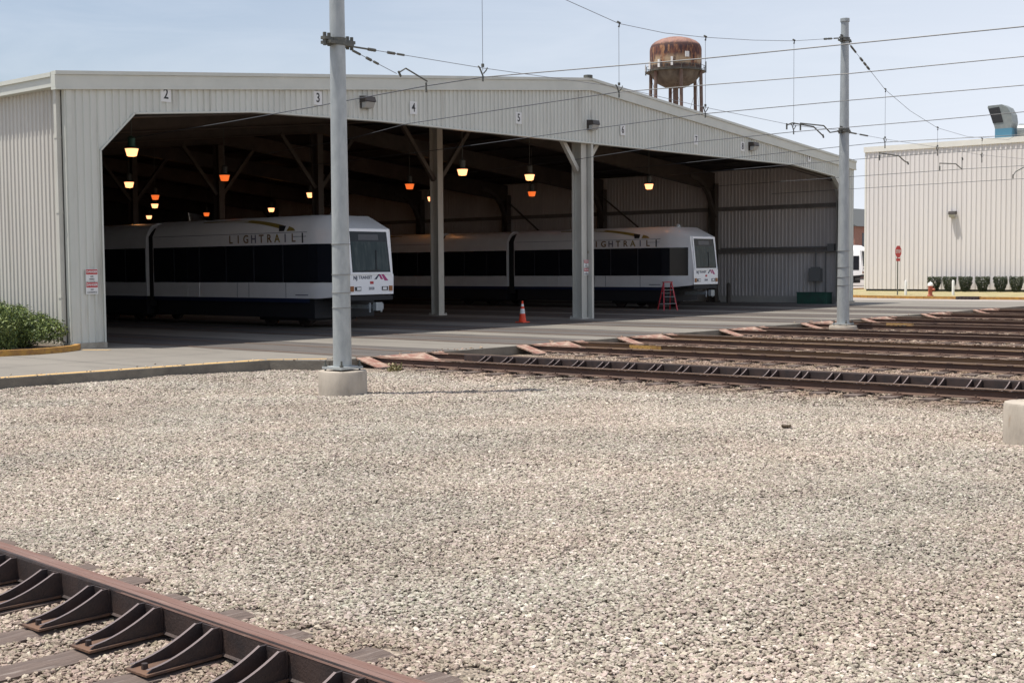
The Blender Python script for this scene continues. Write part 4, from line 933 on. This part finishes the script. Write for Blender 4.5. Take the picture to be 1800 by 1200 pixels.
# ------------------------------------------------------------------ beige hall on the right
h = thing('beige_hall', 'large beige ribbed metal hall on the right with cream roof edge', 'building', (64.5, 0, 0))
m = MB(); corr(m, (0, 11.15, 0), (0, -1, 0), (-1, 0, 0), 60, lambda s: .18, lambda s: 9.15, .31, .045); m.build('wall', M_rb, h)
m = MB(); corr(m, (0, 11.15, 0), (1, 0, 0), (0, 1, 0), 50, lambda s: .18, lambda s: 9.15, .31, .045); m.build('end_wall', M_rb, h)
m = MB(); m.box(-.1, 50, -48.85, 11.25, 9.15, 9.5).box(-.03, .01, 11.10, 11.2, .18, 9.15); m.build('roof_edge', M_rbtrim, h)
m = MB(); m.box(.08, 50, -48.8, 11.1, -.1, .19); m.build('base', M_roofg, h)
m = MB()
for y in (7.2, -2.1): m.tube([(-.12, y, .2), (-.12, y, 9.1)], .05, 6)
# rooftop exhaust with gooseneck, on the hall
t = thing('roof_exhaust', 'tall curved exhaust hood with a blue base on the hall roof', 'exhaust', (65.6, 2.35, 9.5))
m = MB(); m.box(-.5, .5, -.55, .5, 0, .62); m.build('blue_base', M_dblue, t)
m = MB(); pr = [(.5, .62), (-.55, .62)] + [(-.62+.5*0, .9), (-.5, 1.4), (-.25, 1.85), (.1, 2.1)] + [(.95, 2.1), (.5, .9)]
m.ext([(-.5, .621), (.5, .621), (.55, .8), (.98, 1.98), (.95, 2.08), (.1, 2.1), (-.25, 1.9), (-.5, 1.45), (-.56, 1.0)], (0, 0, 0), (0, 1, 0), (0, 0, 1), (1, 0, 0), -.5, .5); m.build('hood', M_duct, t)
m = MB(); m.ext([(.62, .98), (.92, 1.9), (.25, 1.96), (-.02, 1.0)], (0, 0, 0), (0, 1, 0), (0, 0, 1), (1, 0, 0), -.53, -.502)
for q in range(3): m.cur = 0
m.build('opening', M_blk, t)
t = thing('roof_duct', 'ribbed grey duct lying on the hall roof, right of the exhaust', 'duct', (65.9, 1.6, 9.95))
m = MB(); rr = []
for i in range(22): rr.append(((0, -i*.45, 0), .42 if i % 2 else .46))
m.tube([p for p, q in rr], [q for p, q in rr], 16); m.build('duct_body', M_duct, t)
m = MB()
for i in range(5): m.box(-.4, .4, -1.0-i*2-.05, -1.0-i*2+.05, -.46, -.2)
m.build('saddle', M_dblue, t)
floodlight('dark wall light casting a slanted shadow on the beige hall', (64.43, 5.15, 4.9), 1.15, -math.pi/2)
# verge, kerb
m = MB(); KX = [(49.4, -45), (49.4, .5), (50.2, 4), (52.6, 8), (57, 12.0), (62, 14), (110, 14.5)]
m.prism(KX+[(110, 30), (130, 30), (130, -45)][:0]+[(110, -45)], -.009, .05); struct(m.build('grass_verge', M_grass))
m = MB(); 
for a, b in zip(KX, KX[1:]): m.bar((a[0], a[1], .04), (b[0], b[1], .04), .16, .17)
tag(m.build('kerb', M_ykerb), 'yellow painted kerb of the verge before the beige hall', 'kerb', 'yellow kerbs')
# bushes
def bush(label, loc, shape, n, leaf, m_, group=None, stem=True, name='shrub', cat='shrub'):
    t = thing(name, label, cat, loc, group); V = []; F = []
    for _ in range(n):
        p = shape(); a = random.uniform(0, 6.28); b = random.uniform(-1.2, 1.2); c = random.uniform(0, 6.28); s = leaf*random.uniform(.6, 1.4)
        Rm = Matrix.Rotation(a, 3, 'Z') @ Matrix.Rotation(b, 3, 'X') @ Matrix.Rotation(c, 3, 'Y'); i = len(V)
        for q in ((-s*.45, 0, 0), (0, -s, 0), (s*.45, 0, 0), (0, s, .2*s)): V.append(tuple(Vector(p)+Rm @ Vector(q)))
        F.append((i, i+1, i+2, i+3))
    mb = MB(); mb.v = V; mb.f = F; mb.mi = [0]*len(F)
    me = bpy.data.meshes.new('foliage'); me.from_pydata(V, [], F); me.materials.append(m_); o = bpy.data.objects.new('foliage', me); COL.objects.link(o); o.parent = t
    m = MB(); k_ = .2 if cat == 'weed' else (.55 if group else 1)
    for _ in range(7):
        a = random.uniform(0, 6.28); m.tube([(.05*k_*math.cos(a), .05*k_*math.sin(a), -.02), (.2*k_*math.cos(a), .2*k_*math.sin(a), .3*k_), (.35*k_*math.cos(a), .35*k_*math.sin(a), .6*k_)], [.02*k_, .015*k_, .006*k_], 5)
    m.build('stem', M_bark, t); return t
def clumps(cs, jitter):
    def f():
        c, r = random.choices(cs, weights=[q[1]**3 for q in cs])[0]
        while True:
            v = Vector([random.gauss(0, 1) for _ in range(3)]); v.normalize(); v *= random.uniform(.45, 1.0)**.5
            p = Vector(c)+Vector((v.x*r, v.y*r, v.z*r*.72))
            if p.z > 0.02: return p+Vector([random.uniform(-jitter, jitter) for _ in range(3)])
    return f
cs = []
for _ in range(46):
    x = random.uniform(-1.0, .6); y = random.uniform(-1.0, 2.8); cs.append(((x, y, random.uniform(.2, 1.05)), random.uniform(.2, .36)))
bush('spreading green juniper at the left end of the shed wall', (-.95, 1.0, .0), clumps(cs, .08), 36000, .033, M_leaf)
cs2 = [((random.uniform(-.9, .5), random.uniform(-2.2, 2.2), random.uniform(.2, .95)), random.uniform(.22, .36)) for _ in range(30)]
bush('second juniper farther along the shed side wall', (-.95, 6.2, 0), clumps(cs2, .06), 9000, .04, M_leaf)
for k, (yb, lab) in enumerate(((6.0, 'clipped bush directly right of the hydrant'), (5.03, 'second clipped bush from the hydrant, behind the white bollard'), (4.0, 'third clipped bush from the hydrant'), (2.93, 'fourth clipped bush from the hydrant'), (1.82, 'fifth clipped bush from the hydrant'), (.85, 'clipped bush cut by the right edge of the photo'))):
    def sh():
        while True:
            z = random.uniform(.05, 1.)*.93; r = .20+.235*min(1, z/.6); a = random.uniform(0, 6.28); q = r*math.sqrt(random.uniform(.35, 1)); 
            return Vector((q*math.cos(a), q*math.sin(a)*.98, z+random.gauss(0, .02)))
    bush(lab, (63.6, yb, .05), sh, 2400, .045, M_leaf2, 'clipped bushes before the hall')
# island kerb round the juniper
m = MB(); IK = [(.02, -.22), (-.3, -.62), (-.9, -.98), (-1.6, -1.16), (-2.3, -1.05), (-3.1, -.5), (-3.6, .6), (-3.7, 3), (-3.7, 40)]
m2 = MB(); m2.prism(IK+[(-.03, 40), (-.03, -.0)], -.01, .06); struct(m2.build('planting_bed', mat('mulch', (.07, .05, .04), .95, c2=(.12, .09, .065), scale=8, bump=.5)))
for a, b in zip(IK, IK[1:]): m.bar((a[0], a[1], .055), (b[0], b[1], .055), .13, .15)
for a in IK[1:-1]: m.cyl(a, .066, -.02, .1305, 10)
tag(m.build('kerb', M_ykerb), 'curved yellow kerb round the planting bed at the left', 'kerb', 'yellow kerbs')

# ------------------------------------------------------------------ small street furniture
t = thing('fire_hydrant', 'red fire hydrant with a white top on the verge', 'hydrant', (52.75, 1.6, .05))
m = MB(); m.lathe((0, 0), [(.17, 0), (.17, .05), (.11, .07), (.11, .5), (.15, .52), (.15, .56)], 16); m.tube([(-.2, 0, .4), (.2, 0, .4)], .055, 10).tube([(0, -.24, .36), (0, 0, .36)], .075, 10); m.build('body', mat('hydrant_red', (.42, .11, .07), .6), t, True)
m = MB(); m.lathe((0, 0), [(.15, .561), (.14, .66), (.09, .74), (.03, .76), (.03, .81)], 16); m.build('bonnet', M_wht, t, True)
t = thing('stop_sign', 'red stop sign turned edgeways on a thin post', 'road sign', (54.5, 4.3, 0), rz=R(-5))
m = MB(); m.bar((0, 0, 0), (0, 0, 2.85), .05, .05); m.build('post', M_galdk, t)
oc = [(.36*math.cos(R(22.5+45*k)), .36*math.sin(R(22.5+45*k))) for k in range(8)]
m = MB(); m.ext(oc, (0, -.03, 2.52), (1, 0, 0), (0, 0, 1), (0, 1, 0), -.006, .0); pl = m.build('plate', M_red, t)
text('STOP', .26, (0, -.037, 2.52), (1, 0, 0), (0, 0, 1), M_wht, 'lettering', t, sx=.85, bold=.005)
m = MB(); m.box(-.22, .22, -.036, -.03, 1.98, 2.14); m.build('lower_plate', M_red, t)
for x, y, lab in ((54.6, 3.85, 'pale thin bollard right of the stop sign'), (55.5, 1.45, 'white bollard in front of the second clipped bush')):
    m = MB(); m.lathe((0, 0), [(.075, 0), (.075, .78), (.05, .84), (.01, .86)], 14); tag(m.build('bollard', M_wht, None, True, loc=(x, y, .04)), lab, 'bollard', 'bollards on the verge')
m = MB(); m.box(-.3, .3, -.55, .55, -.02, .14)
for q in range(6): m.box(-.33, -.3, -.5+q*.18, -.42+q*.18, .0, .12)
tag(m.build('storm_drain', M_brk, None, loc=(49.3, -1.9, 0)), 'dark storm drain inlet in the yellow kerb', 'storm drain')
# cone
t = thing('traffic_cone', 'orange traffic cone with white collars at the shed mouth', 'traffic cone', (16.55, .1, 0))
m = MB(); m.box(-.17, .17, -.17, .17, .004, .035); m.build('base', M_org, t)
m = MB(); m.lathe((0, 0), [(.125, .036), (.088, .30)], 20); m.lathe((0, 0), [(.067, .462), (.05, .54)], 20); m.lathe((0, 0), [(.036, .62), (.024, .72)], 20); m.build('body', M_org, t, True)
m = MB(); m.lathe((0, 0), [(.089, .3005), (.067, .4615)], 20); m.lathe((0, 0), [(.0505, .5405), (.0365, .6195)], 20); m.build('collar', M_wht, t, True)
# step ladder
t = thing('step_ladder', 'small red step ladder standing beside the right tram', 'ladder', (28.75, 2.6, 0), rz=R(-35))
for a in (-1, 1):
    m = MB(); m.bar((a*.29, -.38, 0), (a*.17, -.02, 1.15), .055, .03); m.build('rail', M_lred, t)
    m = MB(); m.bar((a*.27, .42, 0), (a*.16, .04, 1.12), .045, .025); m.build('rear_leg', M_lred, t)
for z in (.28, .56, .84):
    m = MB(); f = z/1.15; w_ = .29-.12*f; yy = -.38+.36*f; m.box(-w_, w_, yy-.05, yy+.06, z-.015, z+.015); m.build('step', M_box, t)
m = MB(); m.box(-.19, .19, -.12, .12, 1.14, 1.18); m.build('top', M_lred, t)
m = MB(); m.bar((-.24, .34, .25), (.24, .34, .25), .03, .03); m.bar((-.2, .18, .7), (.2, .18, .7), .03, .03); m.build('brace', M_box, t)
# green box by the right wall, pipe bollard
m = MB(); m.box(0, .6, 0, 1.5, .0, .5).box(-.02, .62, -.02, 1.52, .5, .54).box(-.015, 0, .08, .7, .08, .44).box(-.015, 0, .8, 1.42, .08, .44); tag(m.build('storage_box', M_green, None, loc=(38.95, .7, 0)), 'dark green storage box at the foot of the right wall', 'box')
m = MB(); m.lathe((0, 0), [(.1, 0), (.1, .9), (.06, .96), (.01, .98)], 14); tag(m.build('guard_post', M_postshade, None, True, loc=(38.9, 5.9, 0)), 'grey guard post by the inner right wall', 'post')
# brick building far behind
b = thing('brick_building', 'far brick building with a dark roof, in the gap between the halls', 'building', (141.5, 49.5, 0))
m = MB(); m.box(-9, 9, -4, 6, 0, 6.4); m.build('wall', M_brick, b)
m = MB(); m.ext([(-4.5, 6.4), (6.5, 6.4), (1, 9.0)], (0, 0, 0), (0, 1, 0), (0, 0, 1), (1, 0, 0), -9.4, 9.4); m.build('roof', M_roofg, b)
for i in range(4):
    m = MB(); m.box(-7+i*4, -5.4+i*4, -4.04, -4.0, 3.5, 5.6); m.build('window', M_tglass, b)

# small clod of dark debris on the ballast, and scattered litter leaves nobody could count
m = MB()
for k in range(14):
    a = random.uniform(0, 6.28); r = random.uniform(0, .07); c = Vector((r*math.cos(a), r*math.sin(a), random.uniform(0, .03)))
    m.tube([c+Vector((-.03, 0, 0)), c, c+Vector((.03, .01, .01))], [.008, .022, .006], 5)
tag(m.build('debris_clod', M_bark, None, loc=(-1.79, -19.94, GZ+.03)), 'small dark brown clod lying alone on the pale ballast', 'debris')

# saw-cut joints in the slab and a tuft of weeds
m = MB()
for x in (-16, -11.4, -6.8, -2.2): m.face([(x, -8, .0045), (x+.02, -8, .0045), (x+.02, -1.2, .0045), (x, -1.2, .0045)] if False else [(x, float(np.interp(x, [a for a, b in EDGE], [b for a, b in EDGE]))+.02, .0042), (x+.018, float(np.interp(x, [a for a, b in EDGE], [b for a, b in EDGE]))+.02, .0042), (x+.018, -1.3, .0042), (x, -1.3, .0042)])
for x in (10.5, 14.9, 19.8, 24.3, 29.2): m.face([(x, -8, .0042), (x+.018, -8, .0042), (x+.018, 0, .0042), (x, 0, .0042)])
m.face([(-16, -4.2, .0046), (1.2, -4.2, .0046), (1.2, -4.18, .0046), (-16, -4.18, .0046)])
struct(m.build('pavement_joint', M_roofg))
def blade(): 
    a = random.uniform(0, 6.28); r = random.uniform(0, .16); return Vector((r*math.cos(a), r*math.sin(a), abs(random.gauss(.06, .05))))
for loc, lab in (((21.9, -10.75, GZ), 'yellowing weed tuft beside the track near the small pole'), ((1.55, -9.35, GZ), 'low grey weed at the foot of the first ramp plate')):
    bush(lab, loc, blade, 420, .035, M_weed, None, name='weed', cat='weed')
